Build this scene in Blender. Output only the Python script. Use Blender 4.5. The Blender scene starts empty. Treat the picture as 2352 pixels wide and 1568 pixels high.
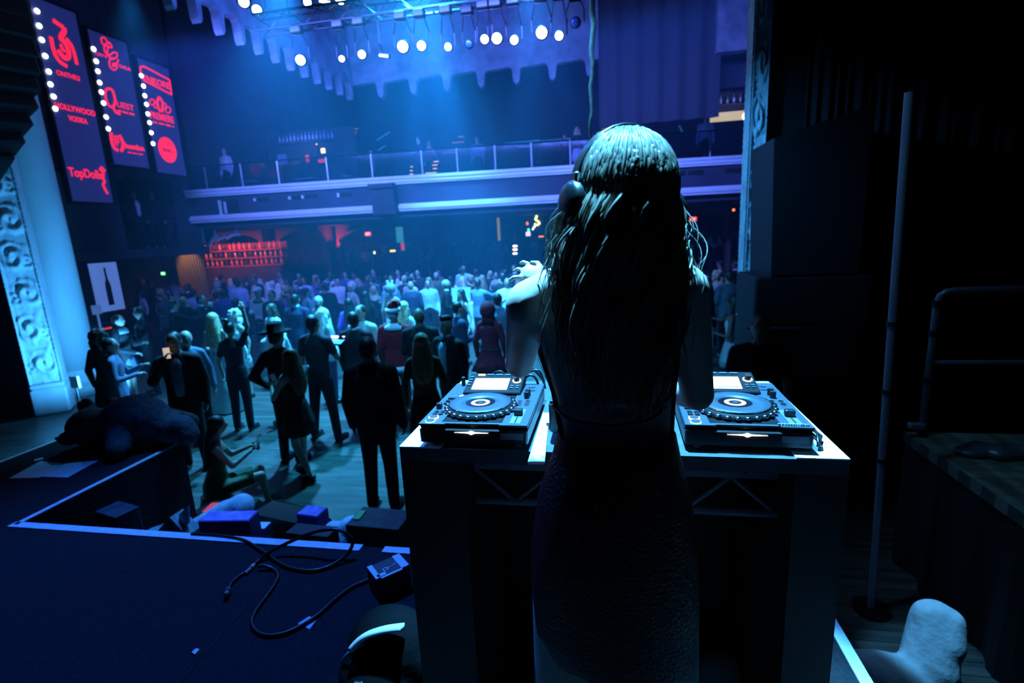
import bpy, bmesh, math, random
from mathutils import Vector, Matrix, noise as mnoise
R = math.radians
random.seed(7)
C = bpy.context.collection
SC = bpy.context.scene

# ------------------------------------------------------------------ camera
EYE = 2.78
FPX, YAW, PITCH, ROLL = 1180.0, .188, .208, -.05
cy_, sy_ = math.cos(YAW), math.sin(YAW)
FW = Vector((-sy_*math.cos(PITCH), cy_*math.cos(PITCH), -math.sin(PITCH)))
_r0 = Vector((cy_, sy_, 0)); _u0 = _r0.cross(FW)
RT = _r0*math.cos(ROLL)+_u0*math.sin(ROLL); UP = -_r0*math.sin(ROLL)+_u0*math.cos(ROLL)
camd = bpy.data.cameras.new('camera'); cam = bpy.data.objects.new('camera', camd); C.objects.link(cam)
camd.sensor_width = 36; camd.lens = FPX/2352*36; camd.clip_start = .02; camd.clip_end = 200
M_ = Matrix((RT, UP, -FW)).transposed().to_4x4(); M_.translation = (0, 0, EYE)
cam.matrix_world = M_
camd.dof.use_dof = True; camd.dof.focus_distance = 1.35; camd.dof.aperture_fstop = 3.2
SC.camera = cam
SC.view_settings.view_transform = 'Standard'; SC.view_settings.look = 'None'
SC.view_settings.exposure = 0.0; SC.view_settings.gamma = 1.0; SC.view_settings.use_curve_mapping = False
SC.cycles.max_bounces = 5; SC.cycles.diffuse_bounces = 2; SC.cycles.glossy_bounces = 2
SC.cycles.transmission_bounces = 3; SC.cycles.transparent_max_bounces = 6; SC.cycles.volume_bounces = 0
SC.cycles.sample_clamp_indirect = 4.0; SC.cycles.adaptive_threshold = .05
SC.cycles.volume_step_rate = 1.0

def ray(px, py): return FW+RT*((px-1176)/FPX)-UP*((py-784)/FPX)
def at_z(px, py, z): d = ray(px, py); return d*((z-EYE)/d.z)+Vector((0, 0, EYE))
def at_y(px, py, y): d = ray(px, py); return d*(y/d.y)+Vector((0, 0, EYE))
def at_x(px, py, x): d = ray(px, py); return d*(x/d.x)+Vector((0, 0, EYE))

# ------------------------------------------------------------------ world and lights
w = bpy.data.worlds.new('night'); SC.world = w; w.use_nodes = True
w.node_tree.nodes['Background'].inputs[0].default_value = (.02, .05, .16, 1)
w.node_tree.nodes['Background'].inputs[1].default_value = .002

def spot(name, loc, to, power, col, ang=40, blend=.5, r=.08):
    d = bpy.data.lights.new(name, 'SPOT'); d.energy = power; d.color = col
    d.spot_size = R(ang); d.spot_blend = blend; d.shadow_soft_size = r
    o = bpy.data.objects.new(name, d); C.objects.link(o); o.location = loc
    o.rotation_euler = (Vector(to)-Vector(loc)).to_track_quat('-Z', 'Y').to_euler()
    return o
def area(name, loc, to, power, col, sx=1, sy=1, spread=180):
    d = bpy.data.lights.new(name, 'AREA'); d.energy = power; d.color = col; d.shape = 'RECTANGLE'
    d.size = sx; d.size_y = sy; d.spread = R(spread)
    o = bpy.data.objects.new(name, d); C.objects.link(o); o.location = loc
    o.rotation_euler = (Vector(to)-Vector(loc)).to_track_quat('-Z', 'Y').to_euler()
    return o
# hall haze, faded out near the stage; blue light tinted into its colour
vsc = w.node_tree.nodes.new('ShaderNodeVolumeScatter'); vsc.inputs['Color'].default_value = (.22, .62, 1, 1)
vsc.inputs['Anisotropy'].default_value = .2
wt = w.node_tree; tcw = wt.nodes.new('ShaderNodeTexCoord'); sxw = wt.nodes.new('ShaderNodeSeparateXYZ'); mrw = wt.nodes.new('ShaderNodeMapRange')
mrw.interpolation_type = 'SMOOTHSTEP'; mrw.inputs['From Min'].default_value = 4.2; mrw.inputs['From Max'].default_value = 10.0; mrw.inputs['To Min'].default_value = 0; mrw.inputs['To Max'].default_value = .012
wt.links.new(tcw.outputs['Object'], sxw.inputs[0]); wt.links.new(sxw.outputs['Y'], mrw.inputs['Value'])
def mrange(sock, a0, a1, b0, b1):
    n = wt.nodes.new('ShaderNodeMapRange'); n.interpolation_type = 'SMOOTHSTEP'
    for k, v in zip(('From Min', 'From Max', 'To Min', 'To Max'), (a0, a1, b0, b1)): n.inputs[k].default_value = v
    wt.links.new(sock, n.inputs['Value']); return n.outputs[0]
def mmath(op, s0, s1):
    n = wt.nodes.new('ShaderNodeMath'); n.operation = op
    for i, s in enumerate((s0, s1)):
        if hasattr(s, 'links'): wt.links.new(s, n.inputs[i])
        else: n.inputs[i].default_value = s
    return n.outputs[0]
# haze density lowered under the balcony to put shade there
und = mmath('MULTIPLY', mrange(sxw.outputs['Y'], 14.8, 17.0, 0, 1), mrange(sxw.outputs['Z'], 3.3, 4.3, .8, 0))
wt.links.new(mmath('MULTIPLY', mrw.outputs[0], mmath('SUBTRACT', 1.0, und)), vsc.inputs['Density'])
w.cycles.volume_step_size = 2.5; SC.cycles.volume_max_steps = 10
w.node_tree.links.new(vsc.outputs[0], w.node_tree.nodes['World Output'].inputs['Volume'])
CY = (.05, .42, 1.0); BL = (.02, .15, 1.0); VI = (.09, .17, 1.0)
# light over the stage front: strikes the DJ, the decks and the stage floor from the hall side
spot('stage_key', (-.35, 2.15, 7.4), (.02, 1.36, 2.3), 17500, (.09, .52, 1.0), 21, .5, .10)
spot('stage_wash', (-3.4, 4.8, 7.4), (-1.9, 1.5, 1.1), 2600, (.02, .17, 1.0), 50, .8, .12)
# crowd washes from the truss
spot('crowd_wash_a', (-3.3, 10.0, 7.9), (-3.4, 10.4, 0), 22000, CY, 58, .9, .15)
spot('crowd_wash_b', (-5.6, 9.4, 7.6), (-5.4, 6.9, 0), 12000, CY, 56, .9, .15)
spot('crowd_wash_c', (-1.2, 9.6, 7.4), (-1.2, 11.5, .5), 9000, CY, 58, .9, .15)
spot('crowd_back', (-4.2, 13.0, 8.0), (-4.2, 15.2, .4), 7000, (.05, .34, 1.0), 56, .9, .2)
spot('pit_fill', (-2.4, 5.4, 7.2), (-2.8, 3.5, .5), 900, CY, 24, .8, .1)  # added spot clear of the truss, brightens the toys before the stage
spot('front_fill', (-2.6, 4.2, 7.2), (-3.2, 8.6, 1.2), 2200, CY, 46, .9, .1)  # added over the stage to brighten faces turned towards it
spot('crowd_left', (-8.4, 9.0, 7.4), (-9.0, 8.8, 0), 1500, CY, 52, .9, .15)
# pilaster and column light
spot('column_light', (-7.9, 6.9, .4), (-10.3, 7.7, 2.2), 640, (.05, .42, 1.0), 100, .9, .08)
spot('plush_fill', (1.2, 3.4, 6.4), (1.95, 3.1, .3), 1500, (.10, .48, 1.0), 8, .5, .05)  # narrow spot added only to brighten the white plush bear
spot('right_pilaster_light', (-.9, 4.6, 4.6), (1.85, 7.3, 2.6), 600, (.05, .40, 1.0), 60, .8, .1)
spot('rope_fill', (-2.2, 7.2, 7.6), (-.2, 9.0, 5.3), 420, (.10, .55, 1.0), 22, .6, .08)  # added lamp, picks out the pale rope that nothing else lights
spot('wing_fill', (.3, 3.0, 6.6), (2.6, 3.3, 1.1), 260, (.12, .5, .85), 30, .9, .1)  # faint extra spot added to lift the riser and guard rail
# blue washes on the balcony front and the ceiling cove
area('balcony_wash', (-5.5, 9.5, 6.6), (-5.5, 16.3, 4.1), 900, VI, 9, .5, 120)
area('balcony_wash_right', (.5, 10.5, 6.4), (2.0, 17, 4.1), 330, VI, 4, .5, 120)
area('cove_wash', (-4.6, 13.2, 6.6), (-4.8, 17.0, 9.0), 90, BL, 6, 1.0, 150)
area('cove_wash_left', (-6.4, 11.5, 6.9), (-8.8, 13.4, 8.6), 90, (.05, .15, 1.0), 3, 1.0, 150)
spot('top_glow', (-3.5, 9.6, 8.6), (-3.4, 9.4, 4), 16000, (.02, .50, 1.0), 68, .8, .3)
spot('beam_a', (-3.95, 9.7, 7.75), (-3.45, 11.0, 4.6), 2600, (.08, .6, 1.0), 7, .6, .03)
spot('beam_b', (-3.30, 9.9, 6.15), (-2.55, 11.0, 3.9), 2200, (.08, .6, 1.0), 7, .6, .03)

# ------------------------------------------------------------------ materials
MATS = {}
def mat(name, col, rough=.6, metal=0, em=None, es=0, var=0, scale=8, bump=0, spec=.5):
    if name in MATS: return MATS[name]
    m = bpy.data.materials.new(name); m.use_nodes = True; MATS[name] = m
    nt = m.node_tree; b = nt.nodes['Principled BSDF']
    b.inputs['Base Color'].default_value = (*col, 1); b.inputs['Roughness'].default_value = rough
    b.inputs['Metallic'].default_value = metal; b.inputs['Specular IOR Level'].default_value = spec
    if em: b.inputs['Emission Color'].default_value = (*em, 1); b.inputs['Emission Strength'].default_value = es
    if var or bump:
        tc = nt.nodes.new('ShaderNodeTexCoord'); n = nt.nodes.new('ShaderNodeTexNoise')
        n.inputs['Scale'].default_value = scale; n.inputs['Detail'].default_value = 5
        nt.links.new(tc.outputs['Object'], n.inputs['Vector'])
        if var:
            r = nt.nodes.new('ShaderNodeValToRGB')
            r.color_ramp.elements[0].position = .3; r.color_ramp.elements[1].position = .7
            r.color_ramp.elements[0].color = (*[c*(1-var) for c in col], 1)
            r.color_ramp.elements[1].color = (*[min(1, c*(1+var)) for c in col], 1)
            nt.links.new(n.outputs['Fac'], r.inputs[0]); nt.links.new(r.outputs[0], b.inputs['Base Color'])
        if bump:
            bp = nt.nodes.new('ShaderNodeBump'); bp.inputs['Strength'].default_value = bump
            bp.inputs['Distance'].default_value = .02
            nt.links.new(n.outputs['Fac'], bp.inputs['Height']); nt.links.new(bp.outputs[0], b.inputs['Normal'])
    return m
def plank_mat(name, c1, c2, rough, sx=1.0, sy=9.0):
    m = mat(name, c1, rough); nt = m.node_tree; b = nt.nodes['Principled BSDF']
    tc = nt.nodes.new('ShaderNodeTexCoord'); mp = nt.nodes.new('ShaderNodeMapping'); mp.inputs['Scale'].default_value = (sx, sy, 1)
    n = nt.nodes.new('ShaderNodeTexNoise'); n.inputs['Scale'].default_value = 1.5; n.inputs['Detail'].default_value = 6
    r = nt.nodes.new('ShaderNodeValToRGB'); r.color_ramp.elements[0].position = .35; r.color_ramp.elements[1].position = .7
    r.color_ramp.elements[0].color = (*c1, 1); r.color_ramp.elements[1].color = (*c2, 1)
    br = nt.nodes.new('ShaderNodeTexBrick'); br.inputs['Scale'].default_value = 1; br.inputs['Brick Width'].default_value = 1.6
    br.inputs['Row Height'].default_value = .11; br.inputs['Mortar Size'].default_value = .004
    br.inputs['Color1'].default_value = (1, 1, 1, 1); br.inputs['Color2'].default_value = (.7, .7, .7, 1); br.inputs['Mortar'].default_value = (.2, .2, .2, 1)
    mx = nt.nodes.new('ShaderNodeMix'); mx.data_type = 'RGBA'; mx.blend_type = 'MULTIPLY'; mx.inputs[0].default_value = 1
    nt.links.new(tc.outputs['Object'], mp.inputs[0]); nt.links.new(mp.outputs[0], n.inputs['Vector'])
    nt.links.new(tc.outputs['Object'], br.inputs['Vector'])
    nt.links.new(n.outputs['Fac'], r.inputs[0]); nt.links.new(r.outputs[0], mx.inputs[6]); nt.links.new(br.outputs['Color'], mx.inputs[7])
    nt.links.new(mx.outputs[2], b.inputs['Base Color'])
    return m
def emis(name, col, s): return mat(name, (0.01, .01, .01), .5, 0, col, s)

# ------------------------------------------------------------------ mesh builder
class MB:
    def __init__(s): s.v = []; s.f = []; s.m = []; s.mi = 0; s.sm = []; s.smooth = False
    def add(s, vs, fs):
        o = len(s.v); s.v += [tuple(v) for v in vs]
        for f in fs: s.f.append([i+o for i in f]); s.m.append(s.mi); s.sm.append(s.smooth)
    def box(s, c, d, rot=None, bev=0):
        hx, hy, hz = d[0]/2, d[1]/2, d[2]/2
        if bev:
            b = min(bev, hx*.9, hy*.9, hz*.9); vs = []
            for z, e in ((-hz, b), (-hz+b, 0), (hz-b, 0), (hz, b)):
                x, y = hx-e, hy-e
                k = b*.6 if e == 0 else 0
                ring = [(-x+b, -y), (x-b, -y), (x, -y+b), (x, y-b), (x-b, y), (-x+b, y), (-x, y-b), (-x, -y+b)]
                vs += [(p[0], p[1], z) for p in ring]
            fs = [list(range(7, -1, -1)), list(range(24, 32))]
            for k in range(3):
                for i in range(8): fs.append([k*8+i, k*8+(i+1) % 8, k*8+8+(i+1) % 8, k*8+8+i])
        else:
            vs = [(x, y, z) for z in (-hz, hz) for x, y in ((-hx, -hy), (hx, -hy), (hx, hy), (-hx, hy))]
            fs = [[3, 2, 1, 0], [4, 5, 6, 7], [0, 1, 5, 4], [1, 2, 6, 5], [2, 3, 7, 6], [3, 0, 4, 7]]
        c = Vector(c); s.add([(rot @ Vector(v) if rot else Vector(v))+c for v in vs], fs); return s
    def tube(s, path, r, n=8, caps=True):
        P = [Vector(p) for p in path]; rs = r if isinstance(r, (list, tuple)) else [r]*len(P)
        vs = []; prev = None
        for i, p in enumerate(P):
            t = (P[min(i+1, len(P)-1)]-P[max(i-1, 0)]).normalized()
            if prev is None: a = t.orthogonal().normalized()
            else:
                a = prev-t*prev.dot(t)
                a = a.normalized() if a.length > 1e-6 else t.orthogonal().normalized()
            prev = a; b = t.cross(a)
            for k in range(n):
                q = 2*math.pi*k/n; vs.append(p+(a*math.cos(q)+b*math.sin(q))*rs[i])
        fs = []
        for i in range(len(P)-1):
            for k in range(n): fs.append([i*n+k, i*n+(k+1) % n, (i+1)*n+(k+1) % n, (i+1)*n+k])
        if caps: fs += [list(range(n-1, -1, -1)), list(range((len(P)-1)*n, len(P)*n))]
        s.add(vs, fs); return s
    def cyl(s, a, b, r, n=16, r2=None): return s.tube([a, b], [r, r if r2 is None else r2], n)
    def ell(s, c, r, n=12, m=8, rot=None):
        if not isinstance(r, (tuple, list)): r = (r, r, r)
        vs = [(0, 0, r[2])]
        for i in range(1, m):
            a = math.pi*i/m
            for k in range(n):
                q = 2*math.pi*k/n; vs.append((r[0]*math.sin(a)*math.cos(q), r[1]*math.sin(a)*math.sin(q), r[2]*math.cos(a)))
        vs.append((0, 0, -r[2])); fs = []
        for k in range(n): fs.append([0, 1+k, 1+(k+1) % n])
        for i in range(m-2):
            for k in range(n): fs.append([1+i*n+k, 1+(i+1)*n+k, 1+(i+1)*n+(k+1) % n, 1+i*n+(k+1) % n])
        l = len(vs)-1
        for k in range(n): fs.append([l, 1+(m-2)*n+(k+1) % n, 1+(m-2)*n+k])
        c = Vector(c); s.add([(rot @ Vector(v) if rot else Vector(v))+c for v in vs], fs); return s
    def loft(s, secs, n=20, wav=0, nw=8, M=None):
        # secs: (z, rx, ry, cx, cy)
        vs = []
        for j, q in enumerate(secs):
            z, rx, ry = q[:3]; cx = q[3] if len(q) > 3 else 0; cy = q[4] if len(q) > 4 else 0
            for k in range(n):
                a = 2*math.pi*k/n; g = 1+(wav*(len(secs)-1-j)/(len(secs)-1)*math.sin(a*nw) if wav else 0)
                vs.append(Vector((cx+rx*g*math.cos(a), cy+ry*g*math.sin(a), z)))
        fs = [list(range(n-1, -1, -1)), list(range((len(secs)-1)*n, len(secs)*n))]
        for i in range(len(secs)-1):
            for k in range(n): fs.append([i*n+k, i*n+(k+1) % n, (i+1)*n+(k+1) % n, (i+1)*n+k])
        s.add([M @ v for v in vs] if M else vs, fs); return s
    def cap(s, a, ra, b, rb, n=10):
        a, b = Vector(a), Vector(b)
        s.tube([a, b], [ra, rb], n); s.ell(a, ra, n, 6); s.ell(b, rb, n, 6); return s
    def prism(s, poly, o, ux, uy, un, d):
        # polygon in (ux, uy) from origin o, extruded d along un
        o, ux, uy, un = Vector(o), Vector(ux), Vector(uy), Vector(un); n = len(poly)
        vs = [o+ux*p[0]+uy*p[1] for p in poly]+[o+ux*p[0]+uy*p[1]+un*d for p in poly]
        fs = [list(range(n-1, -1, -1)), list(range(n, 2*n))]+[[i, (i+1) % n, n+(i+1) % n, n+i] for i in range(n)]
        s.add(vs, fs); return s
    def ring(s, c, ux, uy, un, r0, r1, d, n=32):
        c, ux, uy, un = Vector(c), Vector(ux), Vector(uy), Vector(un); vs = []
        for rr, h in ((r0, 0), (r1, 0), (r1, d), (r0, d)):
            for k in range(n):
                a = 2*math.pi*k/n; vs.append(c+ux*(rr*math.cos(a))+uy*(rr*math.sin(a))+un*h)
        fs = []
        for q in range(4):
            for k in range(n): fs.append([q*n+k, q*n+(k+1) % n, ((q+1) % 4)*n+(k+1) % n, ((q+1) % 4)*n+k])
        s.add(vs, fs); return s
    def mesh(s, name, mats=()):
        me = bpy.data.meshes.new(name); me.from_pydata(s.v, [], s.f)
        for m in mats: me.materials.append(m)
        if len(mats) > 1: me.polygons.foreach_set('material_index', s.m)
        me.polygons.foreach_set('use_smooth', s.sm); me.update()
        return me
    def build(s, name, mats, parent=None, fix=True, label=None):
        if not isinstance(mats, (list, tuple)): mats = [mats]
        me = s.mesh(name, mats)
        if fix:
            bm = bmesh.new(); bm.from_mesh(me); bmesh.ops.recalc_face_normals(bm, faces=bm.faces); bm.to_mesh(me); bm.free()
        return link(name, me, parent, label)
def link(name, me, parent=None, label=None):
    o = bpy.data.objects.new(name, me); C.objects.link(o)
    if parent: o.parent = parent
    if label: o['label'] = label
    return o
def tag(o, label=None, cat=None, group=None, kind=None):
    if label: o['label'] = label
    if cat: o['category'] = cat
    if group: o['group'] = group
    if kind: o['kind'] = kind
    return o
def thing(name, label, cat, loc=(0, 0, 0), rz=0, group=None, sc=1):
    o = bpy.data.objects.new(name, None); C.objects.link(o); o.empty_display_size = .1
    o.location = loc; o.rotation_euler = (0, 0, rz)
    if sc != 1: o.scale = (sc, sc, sc)
    return tag(o, label, cat, group)
def struct(mb, name, mats): return tag(mb.build(name, mats), kind='structure')
def dup(root, loc=None, rz=None, label=None):
    r = root.copy(); C.objects.link(r)
    if loc is not None: r.location = loc
    if rz is not None: r.rotation_euler = (0, 0, rz)
    if label: r['label'] = label
    for ch in root.children:
        c = ch.copy(); C.objects.link(c); c.parent = r
        for g in ch.children: d = g.copy(); C.objects.link(d); d.parent = c
    return r
def remesh(mb, voxel, smooth=6, name='blob'):
    # one continuous smooth surface around all the shapes in mb
    me = mb.mesh(name); o = bpy.data.objects.new(name, me); C.objects.link(o)
    md = o.modifiers.new('r', 'REMESH'); md.mode = 'VOXEL'; md.voxel_size = voxel; md.use_smooth_shade = True
    if smooth: ms = o.modifiers.new('s', 'SMOOTH'); ms.factor = .5; ms.iterations = smooth
    dg = bpy.context.evaluated_depsgraph_get(); out = bpy.data.meshes.new_from_object(o.evaluated_get(dg))
    bpy.data.objects.remove(o); bpy.data.meshes.remove(me)
    out.polygons.foreach_set('use_smooth', [True]*len(out.polygons)); out.name = name
    return out
def merge(mes, name, mats):
    # mes: list of (mesh, material index) joined into one mesh
    mb = MB()
    for me, mi in mes:
        mb.mi = mi; mb.smooth = True
        mb.add([v.co[:] for v in me.vertices], [list(p.vertices) for p in me.polygons])
    return mb.mesh(name, mats)
_fc = {}
def text_mesh(s, shear=0, bold=0, space=1.0):
    k = (s, shear, bold, space)
    if k in _fc: return _fc[k]
    cu = bpy.data.curves.new('t', 'FONT'); cu.body = s; cu.size = 1; cu.extrude = .015; cu.shear = shear; cu.offset = bold; cu.space_character = space
    cu.align_x = 'CENTER'; cu.align_y = 'CENTER'
    o = bpy.data.objects.new('t', cu); C.objects.link(o)
    dg = bpy.context.evaluated_depsgraph_get(); me = bpy.data.meshes.new_from_object(o.evaluated_get(dg))
    bpy.data.objects.remove(o); _fc[k] = me
    return me
def text(s, c, ux, uy, un, wid, hgt, m, parent=None, name='lettering', shear=0, bold=0, space=1.0, only=None):
    # flat raised lettering of the given width and height centred on c
    me = text_mesh(s, shear, bold, space); xs = [v.co.x for v in me.vertices]; ys = [v.co.y for v in me.vertices]
    sx = wid/(max(xs)-min(xs)); sy = hgt/(max(ys)-min(ys)); mx = (max(xs)+min(xs))/2; my = (max(ys)+min(ys))/2
    c, ux, uy, un = Vector(c), Vector(ux), Vector(uy), Vector(un)
    mb = MB(); mb.add([c+ux*((v.co.x-mx)*sx)+uy*((v.co.y-my)*sy)+un*(v.co.z*.2+.003) for v in me.vertices], [list(p.vertices) for p in me.polygons])
    if only is not None: only.add(mb.v, mb.f); return
    return mb.build(name, m, parent, fix=False)
# ------------------------------------------------------------------ common materials
black = mat('black_paint', (.006, .006, .007), .55, var=.3, scale=5)
blackmetal = mat('black_metal', (.012, .012, .014), .4, .6)
navywall = mat('navy_plaster', (.032, .034, .06), .8, var=.25, scale=1.2)
darkwall = mat('dark_plaster', (.035, .035, .05), .85, var=.3, scale=1.5)
whitepaint = mat('white_paint', (.75, .75, .78), .55, var=.06, scale=3)
steel = mat('brushed_steel', (.35, .35, .38), .35, .8)
stucco = mat('painted_stucco', (.34, .34, .40), .85, var=.35, scale=2.2, bump=.4)
carpet = mat('black_stage_carpet', (.018, .018, .022), .95, var=.25, scale=60, bump=.3, spec=.1)
tape = mat('white_gaffer_tape', (.8, .8, .82), .6, var=.12, scale=20)
wood = plank_mat('worn_floor_boards', (.042, .037, .034), (.115, .10, .09), .36)

# ------------------------------------------------------------------ room shell
b = MB(); b.box((-4, 13, -.05), (40, 34, .1)); struct(b, 'floor', wood)
b = MB(); b.box((-5, 22.2, .45), (34, 8, .9)); b.box((-5, 18.05, .3), (34, .32, .6)); b.box((-5, 17.75, .15), (34, .32, .3)); struct(b, 'rear_tier', darkwall)
b = MB(); b.box((-4, 28.2, 5.5), (40, .3, 11)); struct(b, 'wall_back', navywall)
b = MB(); b.box((-19.6, 17, 1.5), (.3, 23, 3)); struct(b, 'wall_left', darkwall)
for c_, d_ in (((-13.6, 10.0, 6.9), (.4, 5.4, 8.2)), ((-13.6, 15.1, 6.9), (.4, .9, 8.2)), ((-13.6, 13.67, 7.95), (.4, 1.96, 6.1)), ((-15.4, 13.67, 3.9), (.2, 2.4, 2.4)), ((-14.5, 12.6, 3.9), (1.6, .15, 2.4)),
    ((-14.5, 14.75, 3.9), (1.6, .15, 2.4)), ((-14.6, 21.7, 7.3), (2.4, 12.6, 7.4)), ((-14.1, 11.6, 2.72), (1.6, 8.2, .24))):
    b = MB(); b.box(c_, d_); struct(b, 'wall_left_upper', darkwall)
b = MB(); b.box((7.2, 16, 5.5), (.3, 26, 11)); b.box((4.9, 15.5, 7.35), (4.4, .4, 2.3)); struct(b, 'wall_right', navywall)
b = MB(); b.box((-14.72, 7.5, 5.2), (9.0, .2, 10.6)); struct(b, 'wall_proscenium_left', black)
b = MB(); b.box((4.72, 7.55, 5.2), (5.4, .3, 10.6)); struct(b, 'wall_proscenium_right', black)
b = MB(); b.box((-4, -2.6, 3.5), (16, .2, 7.2)); struct(b, 'wall_rear_stage', black)
b = MB(); b.box((4.9, 2.4, 3.5), (.2, 10, 7.2)); struct(b, 'wall_stage_right', black)
b = MB(); b.box((-4, 18, 11.1), (40, 22, .2)); struct(b, 'ceiling', navywall)

# ceiling cove: scalloped plaster fascia running back along the left side and across the rear
def cove(b, p0, p1, z0, z1, nor, n, th=.22):
    p0, p1 = Vector((*p0, 0)), Vector((*p1, 0)); d = (p1-p0); L = d.length; d.normalize(); st = L/n
    poly = []
    for i in range(n):
        a = i*st
        poly += [(a, .0), (a+st*.30, .02), (a+st*.62, .05), (a+st*.70, -.02), (a+st*.74, -.42), (a+st*.82, -.5), (a+st*.90, -.42), (a+st*.94, -.05)]
    poly += [(L, 0), (L, z1-z0), (0, z1-z0)]
    b.prism(poly, (p0.x, p0.y, z0), d, (0, 0, 1), nor, th)
b = MB(); cove(b, (-8.75, 9.2), (-8.75, 18.4), 8.15, 11, Vector((-1, 0, 0)), 13); struct(b, 'ceiling_cove_left', stucco)
b = MB(); cove(b, (-8.75, 18.4), (7.0, 18.4), 8.15, 11, Vector((0, 1, 0)), 13); struct(b, 'ceiling_cove_rear', stucco)
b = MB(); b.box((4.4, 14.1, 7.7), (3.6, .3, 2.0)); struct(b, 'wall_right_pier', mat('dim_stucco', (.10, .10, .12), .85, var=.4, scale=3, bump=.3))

# ------------------------------------------------------------------ balcony
bt = [at_z(x, y, 4.62) for x, y in ((455, 436), (850, 409), (1310, 380), (1712, 356))]
bt = [Vector((-13.4, bt[0].y+.0, 4.62))]+bt[1:3]+[bt[3], Vector((7.0, bt[3].y+.5, 4.62))]
def band(b, z0, z1, off, th=.5, pts=bt, i0=0, i1=None):
    P = pts[i0:i1]; vs = []
    for p in P:
        vs += [(p.x, p.y+off, z0), (p.x, p.y+off, z1), (p.x, p.y+off+th, z1), (p.x, p.y+off+th, z0)]
    fs = [[3, 2, 1, 0], [len(vs)-4, len(vs)-3, len(vs)-2, len(vs)-1]]
    for i in range(len(P)-1):
        for k in range(4): fs.append([i*4+k, i*4+(k+1) % 4, i*4+4+(k+1) % 4, i*4+4+k])
    b.add(vs, fs)
b = MB(); band(b, 3.72, 4.5, .16, .4); band(b, 3.42, 3.6, .3, 11.2)
struct(b, 'balcony', navywall)
b = MB(); band(b, 4.2, 4.45, .5, 11); struct(b, 'balcony_floor', mat('balcony_carpet', (.012, .012, .018), .9))
for yy, zz in ((20.4, 4.78), (21.4, 5.1), (22.6, 5.42), (24.2, 5.74)): b = MB(); b.box((-4.2, yy+1.2, (zz+4.46)/2), (18.4, 3.0, zz-4.46)); struct(b, 'balcony_step', mat('balcony_carpet', (.012, .012, .018), .9))
b = MB()
for k, (z0, z1, o) in enumerate(((4.40, 4.46, .06), (4.455, 4.55, .02), (4.55, 4.63, -.02))): band(b, z0, z1, o, .3)
struct(b, 'balcony_trim_upper', whitepaint)
def lerp_bt(px):
    # point of the balcony front at image column px (front face, top)
    best = None
    for i in range(len(bt)-1):
        a, c = bt[i], bt[i+1]
        for k in range(101):
            p = a.lerp(c, k/100); v = p-Vector((0, 0, EYE)); x = 1176+FPX*v.dot(RT)/v.dot(FW)
            if best is None or abs(x-px) < best[0]: best = (abs(x-px), p.copy())
    return best[1]
pa, pb = lerp_bt(850), lerp_bt(908)
b = MB()
for k, (z0, z1, o) in enumerate(((3.60, 3.68, .06), (3.67, 3.77, .02), (3.77, 3.82, .08))):
    band(b, z0, z1, o, .3, [bt[0], pa]); band(b, z0, z1, o, .3, [pb]+bt[2:])
struct(b, 'balcony_trim_lower', whitepaint)
b = MB(); pm = (pa+pb)/2; b.box((pm.x, pm.y+.1, 3.98), ((pb-pa).x*.92, .5, .9)); b.box((pm.x, pm.y-.17, 4.36), ((pb-pa).x, .2, .12))
pier = b.build('balcony_control_bay', darkwall); tag(pier, kind='structure')
vent_m = mat('vent_black', (.008, .008, .01), .9)
for n, (x0, x1, y0, y1) in enumerate(((588, 616, 453, 462), (668, 690, 449, 458), (698, 727, 446, 456), (780, 806, 441, 453), (1549, 1574, 392, 404), (1581, 1616, 389, 402), (1665, 1703, 384, 397))):
    p = lerp_bt((x0+x1)/2); q0 = at_y(x0, y1, p.y+.12); q1 = at_y(x1, y0, p.y+.12)
    e = thing('vent_slot', 'dark slot in the balcony front, %s' % ('first from the left end', 'second from the left end', 'third from the left end', 'just left of the control bay', 'first right of the DJ head', 'second right of the DJ head', 'beside the carved pilaster at right')[n], 'vent', (q0.x, p.y+.16, q0.z), 0, 'slots in the balcony front')
    wd = q1.x-q0.x; ht = q1.z-q0.z
    MB().box((wd/2, -.01, ht/2), (wd, .03, ht)).build('recess', vent_m, e)
    if n < 4: MB().box((-.03, -.03, ht/2), (.07, .08, ht*.9)).build('jamb', whitepaint, e)
p = lerp_bt(520); q0 = at_y(505, 498, p.y); q1 = at_y(538, 457, p.y)
e = thing('balcony_hatch', 'tall dark opening with pale left jamb near the left end of the balcony front', 'hatch', (q0.x, p.y+.16, q0.z))
wd, ht = q1.x-q0.x, q1.z-q0.z
MB().box((wd/2, -.02, ht/2), (wd, .04, ht)).build('recess', vent_m, e); MB().box((0, -.05, ht/2), (.07, .1, ht)).build('jamb', whitepaint, e)
MB().box((.18, -.05, ht*.55), (.06, .08, ht*.7)).build('inner_post', whitepaint, e)

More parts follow.
